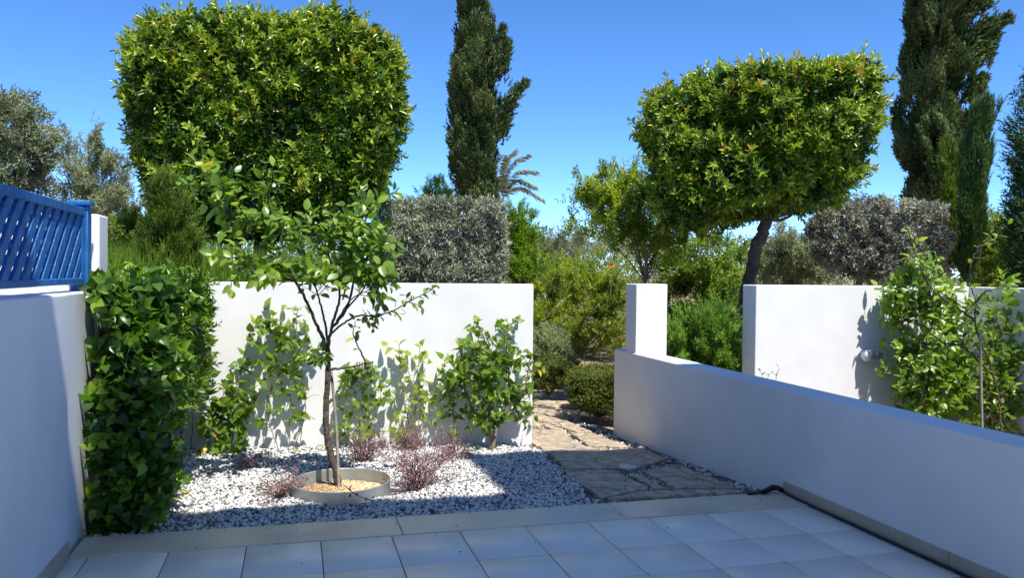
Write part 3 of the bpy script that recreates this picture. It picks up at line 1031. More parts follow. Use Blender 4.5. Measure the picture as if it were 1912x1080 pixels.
# ================================================================== VEGETATION
def crown_tree(name, label, cat, cpx, dist, poly_px, mat, n, template, depth, rnd, k=7, slen=0.12, spread=0.9, L=0.1, W=0.035,
               axis_up=0.6, axis_out=0.8, axis_rnd=0.5, tint_mu=0.42, tint_sd=0.16, young=0.0, young_top=0.0, trunk=None, base_px=None,
               limbs=0, limb_r=0.02, bark=None, part='crown', group=None, inner=0.25, seed=1, shell=0.7, bump=0.08, bscale=0.6,
               hole=0.0, hscale=0.5, stretch=(1, 1, 1), back=0.35, jit=0.35, base_z=None, tclump=0.12, hub=None, inset=None, spires=(), shoots=0):
    fr = Frame(cpx, dist)
    poly = np.array([fr.loc(*p) for p in poly_px])
    bs = fr.loc(*(base_px or (cpx, 600)))[0]
    bp = fr.world(bs, 0, 0.0)
    bz = float(ground_z(bp[0], bp[1])) if base_z is None else base_z
    root = thing(name, label, cat, (bp[0], bp[1], bz), group)
    W_, N_ = crown_points(fr, None, n, depth, rnd, shell, bump, bscale, hole, hscale, seed, stretch, back, poly_loc=poly,
                          inset=(0.55 * slen + 0.4 * L + 0.5 * bump) if inset is None else inset)
    A = N_ * axis_out + np.array([0, 0, axis_up]) + RNG.normal(size=N_.shape) * axis_rnd
    tint = tint_mu + RNG.normal(size=len(W_)) * tint_sd + tclump * wave(W_, bscale * 1.3, seed + 9)
    zt_, zb_ = poly[:, 1].max(), poly[:, 1].min()
    yo = None
    if young or young_top:
        top = np.clip((W_[:, 2] - (zt_ - 0.35 * (zt_ - zb_))) / (0.35 * (zt_ - zb_)), 0, 1)
        prob = young + young_top * top
        prob = prob * np.clip(1 + 1.2 * wave(W_, 0.9, seed + 33), 0, 2.5)
        yo = np.where(RNG.random(len(W_)) < prob, RNG.uniform(0.1, 1.0, len(W_)), 0)
    lv = Leaves(template)
    lv.sprigs(W_ - unit(A) * slen * 0.5, A, k, slen, spread, L, W, tint, jit, yo)
    if shoots:
        sel = RNG.choice(len(W_), shoots, replace=False)
        out_ = np.einsum('ij,ij->i', W_[sel] - W_.mean(0), N_[sel])
        sel = sel[out_ > np.quantile(out_, 0.35)]
        A2 = N_[sel] * 0.75 + np.array([0, 0, 0.7]) + RNG.normal(size=(len(sel), 3)) * 0.35
        y2 = None if yo is None else np.where(RNG.random(len(sel)) < 0.10 + 1.6 * prob[sel], RNG.uniform(0.1, 0.9, len(sel)), 0)
        lv.sprigs(W_[sel] + N_[sel] * 0.02, A2, 11, slen * RNG.uniform(0.9, 1.5, len(sel)), 0.9, L * 1.08, W * 1.05, 0.70 + RNG.normal(size=len(sel)) * 0.12, 0.25, y2, 0.7)
    for x0_, y0_, x1_, y1_, rad_ in spires:
        p0_, p1_ = fr.pt(x0_, y0_, -0.2), fr.pt(x1_, y1_, -0.1)
        m_ = 260
        t_ = RNG.random(m_)
        C_ = p0_ + (p1_ - p0_) * t_[:, None] + RNG.normal(size=(m_, 3)) * (rad_ * (1.05 - t_))[:, None]
        lv.sprigs(C_, unit(p1_ - p0_) + RNG.normal(size=(m_, 3)) * .3, k, slen * .8, spread, L, W, tint_mu + RNG.normal(size=m_) * .15, jit)
    lv.build(part, mat, root)
    tb = Tubes()
    if trunk:
        pts = smooth_line([fr.pt(px, py, t_) for px, py, t_ in trunk['pts']], 8, 0.008)
        if trunk.get('ground', True):
            pts = np.vstack([[pts[0][0], pts[0][1], bz - 0.1], pts])
        tb.add(pts, trunk['r0'], trunk['r1'], sides=12, wob=0.05)
        tip = pts[-1]
    else:
        tip = np.array([bp[0], bp[1], max(bz, zb_ - 0.1)])
        tb.add([(bp[0], bp[1], bz - 0.1), tip], limb_r * 1.6, limb_r * 1.3, sides=8)
    if hub is not None:
        tip = fr.pt(*hub)
    if limbs:
        sel = RNG.choice(len(W_), limbs, replace=False)
        for e in W_[sel]:
            mid = tip + (e - tip) * 0.5 + RNG.normal(size=3) * 0.08 * np.linalg.norm(e - tip) + np.array([0, 0, 0.05])
            tb.add(smooth_line([tip, mid, e], 6, 0.01), limb_r, limb_r * 0.25, sides=6)
    tb.build('trunk' if cat == 'tree' else 'stems', bark or M_BARK, root)
    return root


# ---- the two clipped trees
crown_tree('clipped_tree', 'tallest dense clipped tree with a squared crown behind the lemon tree', 'tree', 490, 10.6,
           [(238, 62), (275, 34), (350, 24), (425, 26), (500, 30), (560, 34), (600, 24), (640, 28), (700, 62), (752, 88), (762, 180), (778, 232),
            (758, 300), (732, 365), (700, 420), (640, 452), (560, 470), (480, 475), (400, 472), (330, 455), (270, 430), (246, 330), (222, 260), (212, 170), (222, 110)],
           L_LAUREL, 15500, ELLIP, 1.25, 0.36, shoots=1500, k=9, inset=0.215, slen=0.13, spread=0.95, L=0.105, W=0.036, axis_up=0.55, axis_out=0.8, axis_rnd=0.42,
           tint_mu=0.38, tint_sd=.22, tclump=.24, young=0.03, young_top=0.25, limbs=26, limb_r=0.03, seed=3, bump=0.05, bscale=0.75, hole=0.42, hscale=0.42,
           trunk=dict(pts=[(488, 540, 0), (490, 440, 0), (492, 370, 0.05)], r0=0.11, r1=0.08), base_px=(488, 540))
crown_tree('clipped_tree', 'clipped tree with a wedge shaped crown on a leaning dark trunk', 'tree', 1425, 10.7,
           [(1190, 205), (1205, 175), (1255, 150), (1330, 132), (1420, 120), (1500, 116), (1570, 110), (1640, 122), (1668, 128), (1660, 190), (1655, 250),
            (1645, 300), (1625, 340), (1590, 385), (1530, 410), (1470, 425), (1400, 430), (1330, 450), (1270, 452), (1215, 435), (1195, 380), (1200, 300), (1188, 250)],
           L_LAUREL, 11500, ELLIP, 1.15, 0.36, shoots=1300, k=9, inset=0.195, slen=0.13, spread=0.95, L=0.10, W=0.034, axis_up=0.55, axis_out=0.8, axis_rnd=0.42,
           tint_mu=0.40, tint_sd=.22, tclump=.24, young=0.05, young_top=0.5, limbs=34, limb_r=0.032, seed=8, bump=0.05, bscale=0.7, hole=0.6, hscale=0.42, shell=0.62,
           trunk=dict(pts=[(1378, 690, 0), (1386, 600, 0), (1400, 520, 0), (1416, 455, 0), (1432, 410, 0)], r0=0.088, r1=0.072), base_px=(1376, 720))

# ---- cypresses
crown_tree('cypress', 'tall narrow dark cypress rising above the grey clipped hedge', 'tree', 885, 22,
           [(842, 30), (855, -60), (888, -190), (918, -60), (928, 60), (932, 95), (946, 92), (938, 150), (940, 190), (975, 165), (962, 195), (942, 225), (938, 300), (940, 390), (895, 420), (838, 395), (834, 300), (832, 200), (836, 110)],
           L_CYPRESS, 15000, LANCE, 0.75, 0.6, inset=0.22, spires=[(930, 150, 947, 86, .12), (935, 210, 977, 160, .12), (925, 120, 938, 60, .1), (930, 260, 948, 215, .1)], k=9, slen=0.26, spread=0.5, L=0.12, W=0.045, axis_up=1.2, axis_out=0.45, axis_rnd=0.22,
           tint_mu=0.42, tclump=0.26, seed=21, bump=0.13, bscale=0.75, stretch=(1, 1, 0.4), hole=0.5, hscale=0.6, shell=0.75,
           trunk=dict(pts=[(886, 540, 0), (886, 300, 0), (886, 0, 0)], r0=0.16, r1=0.05), bark=M_BARK_GREY)
crown_tree('cypress', 'broad dark cypress towering at the right above the dry hedge', 'tree', 1760, 20,
           [(1676, 60), (1690, -120), (1760, -330), (1830, -120), (1845, 0), (1838, 30), (1870, 42), (1836, 62), (1828, 95), (1846, 85), (1822, 110), (1820, 160), (1828, 158), (1818, 190), (1812, 240), (1822, 300), (1818, 400),
            (1760, 430), (1690, 420), (1672, 350), (1678, 260), (1674, 160)],
           L_CYPRESS, 24000, LANCE, 1.1, 0.9, inset=0.30, spires=[(1815, 75, 1872, 40, .13), (1812, 115, 1848, 78, .12), (1808, 190, 1830, 155, .1), (1822, 30, 1842, -20, .1), (1800, 250, 1822, 215, .1)], k=9, slen=0.26, spread=0.5, L=0.12, W=0.045, axis_up=1.2, axis_out=0.45, axis_rnd=0.22,
           tint_mu=0.46, tclump=0.28, seed=25, bump=0.17, bscale=0.85, stretch=(1, 1, 0.4), hole=0.5, hscale=0.6, shell=0.75,
           trunk=dict(pts=[(1752, 540, 0), (1752, 300, 0), (1755, 0, 0)], r0=0.2, r1=0.06), bark=M_BARK_GREY)
crown_tree('young_cypress', 'slim bluish green young cypress with a feathery leaning tip', 'tree', 1812, 14,
           [(1800, 300), (1812, 225), (1832, 190), (1864, 182), (1852, 215), (1842, 250), (1843, 330), (1838, 420), (1822, 520), (1795, 520), (1785, 430), (1790, 360)],
           L_YCYPRESS, 5200, NEEDLE, 0.26, 0.2, inset=0.03, k=9, slen=0.2, spread=0.35, L=0.09, W=0.016, axis_up=1.3, axis_out=0.3, axis_rnd=0.2,
           tint_mu=0.45, seed=31, bump=0.05, bscale=0.4, stretch=(1, 1, 0.4), hole=0.3, bark=M_BARK_GREY)
crown_tree('young_cypress', 'small olive green conifer tapering up against the broad cypress', 'tree', 1770, 15.5,
           [(1757, 330), (1764, 262), (1770, 248), (1778, 270), (1795, 320), (1798, 400), (1790, 500), (1752, 500), (1748, 400)],
           L_JUNIPER, 2800, NEEDLE, 0.24, 0.2, inset=0.03, k=9, slen=0.2, spread=0.4, L=0.10, W=0.018, axis_up=1.3, axis_out=0.35, axis_rnd=0.2,
           tint_mu=0.4, seed=33, bump=0.05, hole=0.2, bark=M_BARK_GREY)
crown_tree('cypress', 'dark pointed cypress cut off by the right edge of the view', 'tree', 1915, 13,
           [(1908, 50), (1918, -120), (1935, 40), (1975, 250), (2000, 420), (2000, 560), (1862, 560), (1858, 470), (1872, 390), (1866, 320), (1888, 250), (1895, 140)],
           L_YCYPRESS, 5200, NEEDLE, 0.6, 0.5, k=9, slen=0.2, spread=0.6, L=0.075, W=0.02, axis_up=0.7, axis_out=0.7, axis_rnd=0.3,
           tint_mu=0.22, tclump=0.15, seed=37, bump=0.1, bscale=0.4, hole=0.45, hscale=0.4, bark=M_BARK_GREY)
crown_tree('juniper', 'feathery green juniper standing behind the ivy covered corner', 'shrub', 318, 8.65,
           [(292, 330), (306, 300), (322, 330), (338, 372), (360, 395), (368, 440), (372, 500), (360, 540), (280, 540), (266, 480), (272, 420), (280, 370)],
           L_JUNIPER, 6000, NEEDLE, 0.3, 0.2, inset=0.03, k=10, slen=0.13, spread=0.42, L=0.055, W=0.010, axis_up=1.15, axis_out=0.6, axis_rnd=0.28,
           tint_mu=0.36, tclump=0.22, seed=41, bump=0.07, bscale=0.3, stretch=(1, 1, 0.5), hole=0.45, hscale=0.3, limbs=10, limb_r=0.012)

# ---- grey clipped hedges
crown_tree('clipped_hedge', 'grey leaved clipped hedge behind the long white wall', 'hedge', 825, 11,
           [(700, 378), (730, 370), (780, 372), (850, 368), (900, 372), (945, 374), (950, 430), (946, 540), (820, 560), (705, 545), (698, 460)],
           L_GREY, 6500, LANCE, 0.6, 0.09, inset=0.06, k=8, slen=0.12, spread=0.9, L=0.085, W=0.018, axis_up=0.35, axis_out=0.7, axis_rnd=0.7,
           tint_mu=0.44, tint_sd=0.2, tclump=0.2, seed=45, bump=0.03, bscale=0.4, hole=0.6, hscale=0.3, limbs=60, limb_r=0.012, bark=M_BARK_GREY)
crown_tree('clipped_hedge', 'brownish grey clipped hedge tree behind the right white wall', 'hedge', 1645, 14,
           [(1500, 420), (1530, 385), (1580, 375), (1640, 370), (1700, 372), (1770, 374), (1778, 440), (1775, 520), (1700, 545), (1600, 530), (1520, 500)],
           L_GREYBROWN, 8500, LANCE, 0.7, 0.14, inset=0.08, k=8, slen=0.13, spread=0.9, L=0.09, W=0.021, axis_up=0.25, axis_out=0.6, axis_rnd=0.8,
           tint_mu=0.42, tint_sd=0.22, tclump=0.22, seed=47, bump=0.05, bscale=0.5, hole=0.75, hscale=0.35, limbs=70, limb_r=0.018, bark=M_BARK_GREY,
           trunk=dict(pts=[(1602, 560, 0), (1606, 500, 0), (1614, 470, 0)], r0=0.06, r1=0.045), base_px=(1602, 560))
# ---- olives on the left and middle
crown_tree('clipped_olive', 'rounded clipped olive above the blue lattice at the left', 'tree', 30, 11.5,
           [(-90, 200), (-40, 160), (10, 150), (50, 162), (90, 200), (112, 240), (120, 290), (105, 345), (70, 400), (-90, 420)],
           L_OLIVE, 6000, LANCE, 0.7, 0.5, k=8, slen=0.12, spread=0.9, L=0.062, W=0.015, axis_up=0.35, axis_out=0.7, axis_rnd=0.6,
           tint_mu=0.36, tint_sd=0.2, tclump=0.2, seed=51, bump=0.08, bscale=0.45, hole=0.6, hscale=0.3, limbs=30, limb_r=0.015, bark=M_BARK_GREY)
crown_tree('olive_tree', 'loose silvery olive tree between the rounded olive and clipped tree', 'tree', 175, 17,
           [(70, 330), (95, 270), (130, 240), (165, 230), (185, 250), (205, 240), (225, 270), (260, 330), (285, 400), (260, 480), (100, 480), (60, 420)],
           L_OLIVE, 6500, LANCE, 1.1, 0.8, k=8, slen=0.2, spread=0.8, L=0.085, W=0.018, axis_up=0.7, axis_out=0.6, axis_rnd=0.5,
           tint_mu=0.52, tint_sd=0.18, tclump=0.2, seed=53, bump=0.2, bscale=0.9, hole=0.75, hscale=0.7, limbs=40, limb_r=0.02, bark=M_BARK_GREY)
crown_tree('shrub', 'low yellow green shrub between the wall end and the juniper', 'shrub', 240, 10.5,
           [(196, 420), (215, 395), (245, 385), (275, 395), (290, 440), (285, 520), (200, 520), (192, 470)],
           L_SHRUB, 2300, LANCE, 0.4, 0.3, k=7, slen=0.1, spread=0.9, L=0.055, W=0.018, axis_up=0.5, axis_rnd=0.6,
           tint_mu=0.42, tint_sd=0.22, tclump=0.25, seed=55, bump=0.08, hole=0.6, hscale=0.3, limbs=14, limb_r=0.01)
# ---- middle of the garden
crown_tree('bright_shrub', 'bright green upright shrub at the right end of the grey hedge', 'shrub', 975, 13.5,
           [(930, 430), (942, 385), (962, 372), (985, 395), (1005, 420), (1012, 470), (1005, 540), (930, 545)],
           L_BAMBOO, 2300, LANCE, 0.45, 0.35, k=8, slen=0.14, spread=0.75, L=0.08, W=0.016, axis_up=0.9, axis_out=0.5, axis_rnd=0.45,
           tint_mu=0.5, tint_sd=0.18, tclump=0.2, seed=57, bump=0.12, hole=0.6, hscale=0.4, limbs=14, limb_r=0.012)
crown_tree('feathery_tree', 'light green feathery tree showing above the hedge left of the cypress', 'tree', 808, 25,
           [(770, 345), (790, 330), (815, 333), (840, 330), (860, 360), (860, 430), (760, 430), (765, 380)],
           L_BAMBOO, 1500, LANCE, 0.6, 0.4, k=8, slen=0.22, spread=0.8, L=0.12, W=0.02, axis_up=0.8, axis_rnd=0.5,
           tint_mu=0.6, seed=59, bump=0.15, hole=0.4, limbs=8, limb_r=0.02)
crown_tree('vase_shrub', 'open vase shaped shrub with bare slanting stems behind the pillar', 'shrub', 1190, 12.5,
           [(1062, 350), (1085, 345), (1110, 322), (1140, 315), (1160, 305), (1185, 318), (1215, 310), (1260, 340), (1285, 400), (1275, 470), (1230, 490), (1180, 460), (1130, 445), (1095, 420), (1068, 385)],
           L_YELLOW, 4200, LANCE, 0.7, 0.35, inset=0.04, k=8, slen=0.16, spread=0.85, L=0.078, W=0.026, axis_up=0.9, axis_out=0.5, axis_rnd=0.4,
           tint_mu=0.40, tint_sd=0.2, tclump=0.2, seed=61, bump=0.16, bscale=0.6, hole=0.8, hscale=0.5, limbs=26, limb_r=0.012, bark=M_BARK_PALE, base_px=(1205, 560), hub=(1205, 530, 0))
crown_tree('flowering_shrub', 'big yellow green tangled shrub filling the gap beyond the path', 'shrub', 1080, 17.5,
           [(965, 500), (985, 470), (1030, 480), (1070, 478), (1110, 488), (1150, 490), (1180, 520), (1190, 600), (1170, 655), (1060, 652), (985, 650), (960, 580)],
           L_YELLOW, 9000, LANCE, 1.0, 0.4, inset=0.05, k=8, slen=0.18, spread=0.85, L=0.075, W=0.024, axis_up=0.6, axis_out=0.7, axis_rnd=0.5,
           tint_mu=0.36, tint_sd=0.22, tclump=0.25, seed=63, bump=0.16, bscale=0.7, hole=0.65, hscale=0.45, limbs=90, limb_r=0.012, bark=M_BARK_PALE)
crown_tree('olive_tree', 'grey green olive far behind the gap between cypress and vase shrub', 'tree', 1060, 27,
           [(990, 430), (1015, 420), (1040, 428), (1065, 415), (1090, 430), (1120, 440), (1160, 430), (1180, 500), (1100, 540), (990, 530), (975, 470)],
           L_OLIVE, 3400, LANCE, 1.2, 0.8, k=8, slen=0.3, spread=0.8, L=0.12, W=0.024, axis_up=0.6, axis_rnd=0.5,
           tint_mu=0.5, tclump=0.25, seed=65, bump=0.25, bscale=1.2, hole=0.6, hscale=0.9, limbs=16, limb_r=0.03, bark=M_BARK_GREY)
crown_tree('citrus_tree', 'dense mid green tree seen between the pillar and the leaning trunk', 'tree', 1320, 14.5,
           [(1232, 470), (1270, 450), (1320, 445), (1380, 450), (1405, 500), (1400, 580), (1385, 640), (1300, 650), (1235, 640), (1225, 540)],
           L_SHRUB, 6000, LANCE, 0.9, 0.4, inset=0.04, k=8, slen=0.15, spread=0.9, L=0.085, W=0.026, axis_up=0.4, axis_rnd=0.6,
           tint_mu=0.34, tint_sd=0.2, tclump=0.25, seed=67, bump=0.16, hole=0.7, hscale=0.5, limbs=30, limb_r=0.02,
           trunk=dict(pts=[(1392, 580, 0), (1370, 550, 0), (1340, 525, 0)], r0=0.05, r1=0.035), base_px=(1395, 600))
crown_tree('olive_tree', 'silver green olive behind the right wall beside the leaning trunk', 'tree', 1465, 16.5,
           [(1395, 470), (1420, 435), (1470, 425), (1530, 430), (1560, 480), (1550, 545), (1400, 550)],
           L_OLIVE, 4200, LANCE, 0.9, 0.5, k=8, slen=0.18, spread=0.85, L=0.085, W=0.018, axis_up=0.4, axis_rnd=0.6,
           tint_mu=0.45, tclump=0.25, seed=69, bump=0.16, hole=0.6, hscale=0.5, limbs=20, limb_r=0.02, bark=M_BARK_GREY)
crown_tree('bushy_tree', 'yellowish bush at the right behind the young cypress and wall', 'shrub', 1850, 16,
           [(1815, 430), (1835, 400), (1860, 395), (1890, 400), (1905, 470), (1900, 550), (1815, 550)],
           L_SHRUB, 2000, LANCE, 0.6, 0.35, k=8, slen=0.16, spread=0.85, L=0.085, W=0.022, axis_up=0.6, axis_rnd=0.5,
           tint_mu=0.45, tclump=0.2, seed=71, bump=0.12, hole=0.5, limbs=10, limb_r=0.015)
crown_tree('rosemary_bush', 'bright green needle leaved rosemary mound behind the parapet', 'shrub', 1315, 9.75,
           [(1232, 640), (1248, 605), (1280, 585), (1320, 575), (1352, 566), (1372, 570), (1382, 640), (1380, 720), (1232, 710)],
           L_ROSEM, 9500, NEEDLE, 0.5, 0.2, inset=0.05, k=11, slen=0.13, spread=0.6, L=0.055, W=0.013, axis_up=1.0, axis_out=0.6, axis_rnd=0.3,
           tint_mu=0.5, tint_sd=0.16, tclump=0.2, seed=73, bump=0.08, bscale=0.3, hole=0.45, hscale=0.25, limbs=20, limb_r=0.008)
crown_tree('rosemary_hedge', 'tall green rosemary growing behind the wall left of the lemon tree', 'shrub', 400, 9.3,
           [(345, 500), (360, 468), (390, 462), (420, 466), (450, 472), (470, 500), (470, 545), (345, 545)],
           L_ROSEM, 3600, NEEDLE, 0.35, 0.25, k=11, slen=0.13, spread=0.5, L=0.036, W=0.006, axis_up=1.2, axis_out=0.4, axis_rnd=0.25,
           tint_mu=0.5, tint_sd=0.16, tclump=0.2, seed=75, bump=0.06, bscale=0.3, hole=0.4, hscale=0.25, limbs=14, limb_r=0.007)
# lavender and low clipped hedges by the path
crown_tree('lavender_bush', 'grey green lavender bush with thin flower stalks by the path', 'shrub', 1028, 12.6,
           [(985, 640), (1000, 610), (1030, 600), (1060, 625), (1075, 655), (1078, 680), (985, 690)],
           L_LAV, 3600, NEEDLE, 0.4, 0.3, k=10, slen=0.14, spread=0.55, L=0.06, W=0.013, axis_up=0.9, axis_out=0.8, axis_rnd=0.3,
           tint_mu=0.45, seed=77, bump=0.06, bscale=0.3, hole=0.3, limbs=60, limb_r=0.004, bark=M_BARK_PALE)
crown_tree('box_hedge', 'farther low clipped hedge with bare twigs below at the path turn', 'hedge', 1025, 11.3,
           [(990, 700), (1000, 672), (1040, 664), (1078, 668), (1082, 690), (1070, 716), (1030, 724), (990, 726)],
           L_BOX, 3400, OVAL, 0.35, 0.07, inset=0.03, k=7, slen=0.07, spread=0.9, L=0.026, W=0.015, axis_up=0.7, axis_rnd=0.5,
           tint_mu=0.42, tclump=0.2, seed=79, bump=0.04, bscale=0.3, hole=0.4, hscale=0.2, limbs=50, limb_r=0.006, bark=M_BARK_GREY)
crown_tree('box_hedge', 'near low clipped hedge beside the end of the parapet', 'hedge', 1118, 10.0,
           [(1058, 712), (1062, 688), (1090, 685), (1130, 684), (1195, 685), (1200, 765), (1150, 768), (1100, 760), (1062, 748)],
           L_BOX, 8500, OVAL, 0.55, 0.05, inset=0.03, k=7, slen=0.07, spread=0.9, L=0.026, W=0.015, axis_up=0.7, axis_rnd=0.5,
           tint_mu=0.46, tclump=0.2, seed=81, bump=0.015, bscale=0.3, hole=0.2, hscale=0.2, limbs=90, limb_r=0.006, bark=M_BARK_GREY)

# palm fronds behind the cypress
fr = Frame(925, 28)
bp = fr.world(fr.loc(925, 600)[0], 0, 0)
root = thing('date_palm', 'pale date palm whose fronds droop out behind the tall cypress', 'tree', (bp[0], bp[1], float(ground_z(bp[0], bp[1]))))
tb = Tubes()
top = fr.pt(925, 372)
tb.add([(bp[0], bp[1], root.location.z - .2), top], 0.22, 0.18, sides=12, wob=0.1)
tb.build('trunk', M_BARK_GREY, root)
ends = [(1000, 322, -0.3), (1014, 372, 0.2), (985, 290, 0.0), (960, 280, 0.3), (1000, 345, 0.5), (905, 285, 0.3), (860, 320, 0.2), (850, 370, -0.2), (885, 280, -0.4), (940, 300, -1.2), (940, 330, 1.2)]
for ex_, ey_, et_ in ends:
    e = fr.pt(ex_, ey_, et_)
    mid = (top + e) / 2 + np.array([0, 0, 0.42])
    sp = smooth_line([top, mid, e], 16)
    lv = Leaves(NEEDLE)
    tn = unit(np.gradient(sp, axis=0))
    side = unit(np.cross(tn, np.array([0, 0, 1.0])))
    for s in (-1, 1):
        idx = np.repeat(np.arange(4, len(sp)), 3)
        P_ = sp[idx] + RNG.normal(size=(len(idx), 3)) * 0.02
        D_ = side[idx] * s * 0.8 + tn[idx] * 0.75 + np.array([0, 0, -0.45]) + RNG.normal(size=(len(idx), 3)) * 0.12
        tt = idx / len(sp)
        lv.add(P_, unit(D_), np.cross(D_, tn[idx]) + RNG.normal(size=(len(idx), 3)) * .2, 0.5 * (1.1 - 0.6 * tt), 0.04, np.clip(0.4 + RNG.normal(size=len(idx)) * .15 + (0.3 if ey_ > 360 else 0), 0, .9))
    fo = lv.build('frond', L_PALM, root)

# distant tree belt closing the horizon
lv = Leaves(LANCE)
for k in range(46):
    a = -0.75 + 1.9 * k / 45 + RNG.normal() * 0.01
    d = RNG.uniform(36, 55)
    c = np.array([math.sin(a) * d, math.cos(a) * d, 1.0 + RNG.uniform(0.2, 0.8)])
    m = 330
    q = rand_unit(m) * RNG.uniform(0.75, 1.0, (m, 1)) * np.array([2.6, 2.6, RNG.uniform(1.6, 2.6)])
    A = unit(q) + np.array([0, 0, 0.5]) + RNG.normal(size=(m, 3)) * 0.5
    lv.sprigs(c + q, A, 6, 0.6, 0.9, 0.36, 0.11, 0.4 + RNG.normal() * 0.1 + 0.2 * wave(c + q, 1.8, k))
tag(lv.build('distant_trees', L_OLIVE), 'far belt of grey green trees closing the view', 'trees', kind='stuff')

# grass behind the wall on the left, dry grass by the path
lv = Leaves(NEEDLE)
n = 9000
x = RNG.uniform(-2.4, 0.9, n); y = RNG.uniform(8.15, 10.2, n)
P_ = np.stack([x, y, ground_z(x, y) - 0.04], 1)
D_ = np.stack([RNG.normal(size=n) * 0.22, RNG.normal(size=n) * 0.22, np.ones(n)], 1)
lv.add(P_, D_, rand_unit(n), RNG.uniform(0.28, 0.55, n), 0.011, np.clip(0.45 + RNG.normal(size=n) * .2, 0, .86))
tag(lv.build('grass', L_GRASS), 'long green grass growing on the terrace behind the wall', 'grass', kind='stuff')
lv = Leaves(NEEDLE)
n = 14000
x = RNG.uniform(2.4, 9.5, n); y = RNG.uniform(12.5, 25, n)
ok = wave(np.stack([x, y, 0 * x], 1), 1.4, 77) > -0.1
x, y = x[ok], y[ok]; n = len(x)
P_ = np.stack([x, y, ground_z(x, y) - 0.04], 1)
D_ = np.stack([RNG.normal(size=n) * 0.7, RNG.normal(size=n) * 0.7, np.ones(n) * .7], 1)
lv.add(P_, unit(D_), rand_unit(n), RNG.uniform(0.08, 0.2, n), 0.012, np.clip(0.45 + RNG.normal(size=n) * .25, 0, .86))
tag(lv.build('dry_grass', L_STRAW), 'dry straw coloured grass beyond the flagstones', 'grass', kind='stuff')

# red flower on the tangled shrub
fr = Frame(1141, 16.4)
c = fr.pt(1141, 497)
root = thing('red_flower', 'single red flower above the tangled yellow green shrub', 'flower', c - np.array([0, 0, 0.6]))
lv = Leaves(OVAL)
a = np.arange(6) * 1.047
D_ = np.stack([np.cos(a), -0.7 + 0 * a, np.sin(a)], 1)
lv.add(np.repeat(c[None], 6, 0), unit(D_), np.tile([[0, -1.0, 0.1]], (6, 1)), 0.055, 0.045, 0.5)
lv.build('petals', M_FLOWER, root)
tb = Tubes(); tb.add([c - np.array([0, 0, 0.6]), c], 0.006, 0.004); tb.build('stalk', M_BARK_PALE, root)


# ------------------------------------------------------------------ stem plants (lemon tree, climbers, purple shrubs)
def grow_twigs(tb, lv, line, n, length, L, W, tint=0.45, frm=0.2, to=1.0, up=0.5, out=0.8, flat=1.0, spacing=0.035, r=0.004, yp=0.02, droop=0.15,
               bias=(0, 0, 0), both=True, bare=0.0, tsd=0.15):
    """side shoots from a branch line, with alternate leaves"""
    m = len(line)
    for _ in range(n):
        t = RNG.uniform(frm, to)
        i = min(int(t * (m - 1)), m - 2)
        p0 = line[i] + (line[i + 1] - line[i]) * (t * (m - 1) - i)
        tang = unit(line[i + 1] - line[i])
        d = RNG.normal(size=3)
        d[1] *= flat
        d = unit(d - tang * (d @ tang)) * out + tang * 0.6 + np.array([0, 0, up]) + np.asarray(bias)
        d = unit(d)
        ll = length * RNG.uniform(0.5, 1.2)
        p1 = p0 + d * ll * 0.55 + RNG.normal(size=3) * ll * 0.05
        p2 = p0 + d * ll + np.array([0, 0, -droop * ll]) + RNG.normal(size=3) * ll * 0.08
        tw = smooth_line([p0, p1, p2], 5)
        tb.add(tw, r, r * 0.5, sides=5)
        if RNG.random() < bare: continue
        leaves_on(lv, tw, spacing, L, W, np.clip(tint + RNG.normal() * tsd, 0.02, 0.84), yp)


def leaves_on(lv, line, spacing, L, W, tint=0.45, yp=0.02, frm=0.1, spread=0.95, tsd=0.10):
    seg_ = np.linalg.norm(np.diff(line, axis=0), axis=1)
    cum = np.concatenate([[0], np.cumsum(seg_)])
    tot = cum[-1]
    if tot < 1e-4: return
    s = np.arange(frm * tot, tot, spacing)
    s = np.append(s, tot * 0.999)
    s = np.clip(s + RNG.normal(size=len(s)) * spacing * 0.25, 0, tot * 0.9999)
    n = len(s)
    P_ = np.stack([np.interp(s, cum, line[:, k]) for k in range(3)], 1)
    tg = np.stack([np.interp(s, cum, np.gradient(line, axis=0)[:, k]) for k in range(3)], 1)
    tg = unit(tg)
    e1 = unit(np.cross(tg, RNG.normal(size=3)))
    e2 = np.cross(tg, e1)
    ph = np.arange(n) * 2.4 + RNG.random() * 6
    rad = np.cos(ph)[:, None] * e1 + np.sin(ph)[:, None] * e2
    D_ = unit(tg * math.cos(spread) + rad * math.sin(spread) + np.array([0, 0, -0.1]) + RNG.normal(size=(n, 3)) * 0.25)
    N_ = tg * 0.5 - rad * 0.3 + np.array([0.1, -0.35, 0.75]) + RNG.normal(size=(n, 3)) * 0.35
    sc = RNG.uniform(0.6, 1.15, n)
    tt = np.clip(tint + RNG.normal(size=n) * tsd, 0.0, 0.85)
    tt = np.where(RNG.random(n) < yp, RNG.uniform(0.92, 1.0, n), tt)
    lv.add(P_ + D_ * 0.012, D_, N_, L * sc, W * sc, tt)


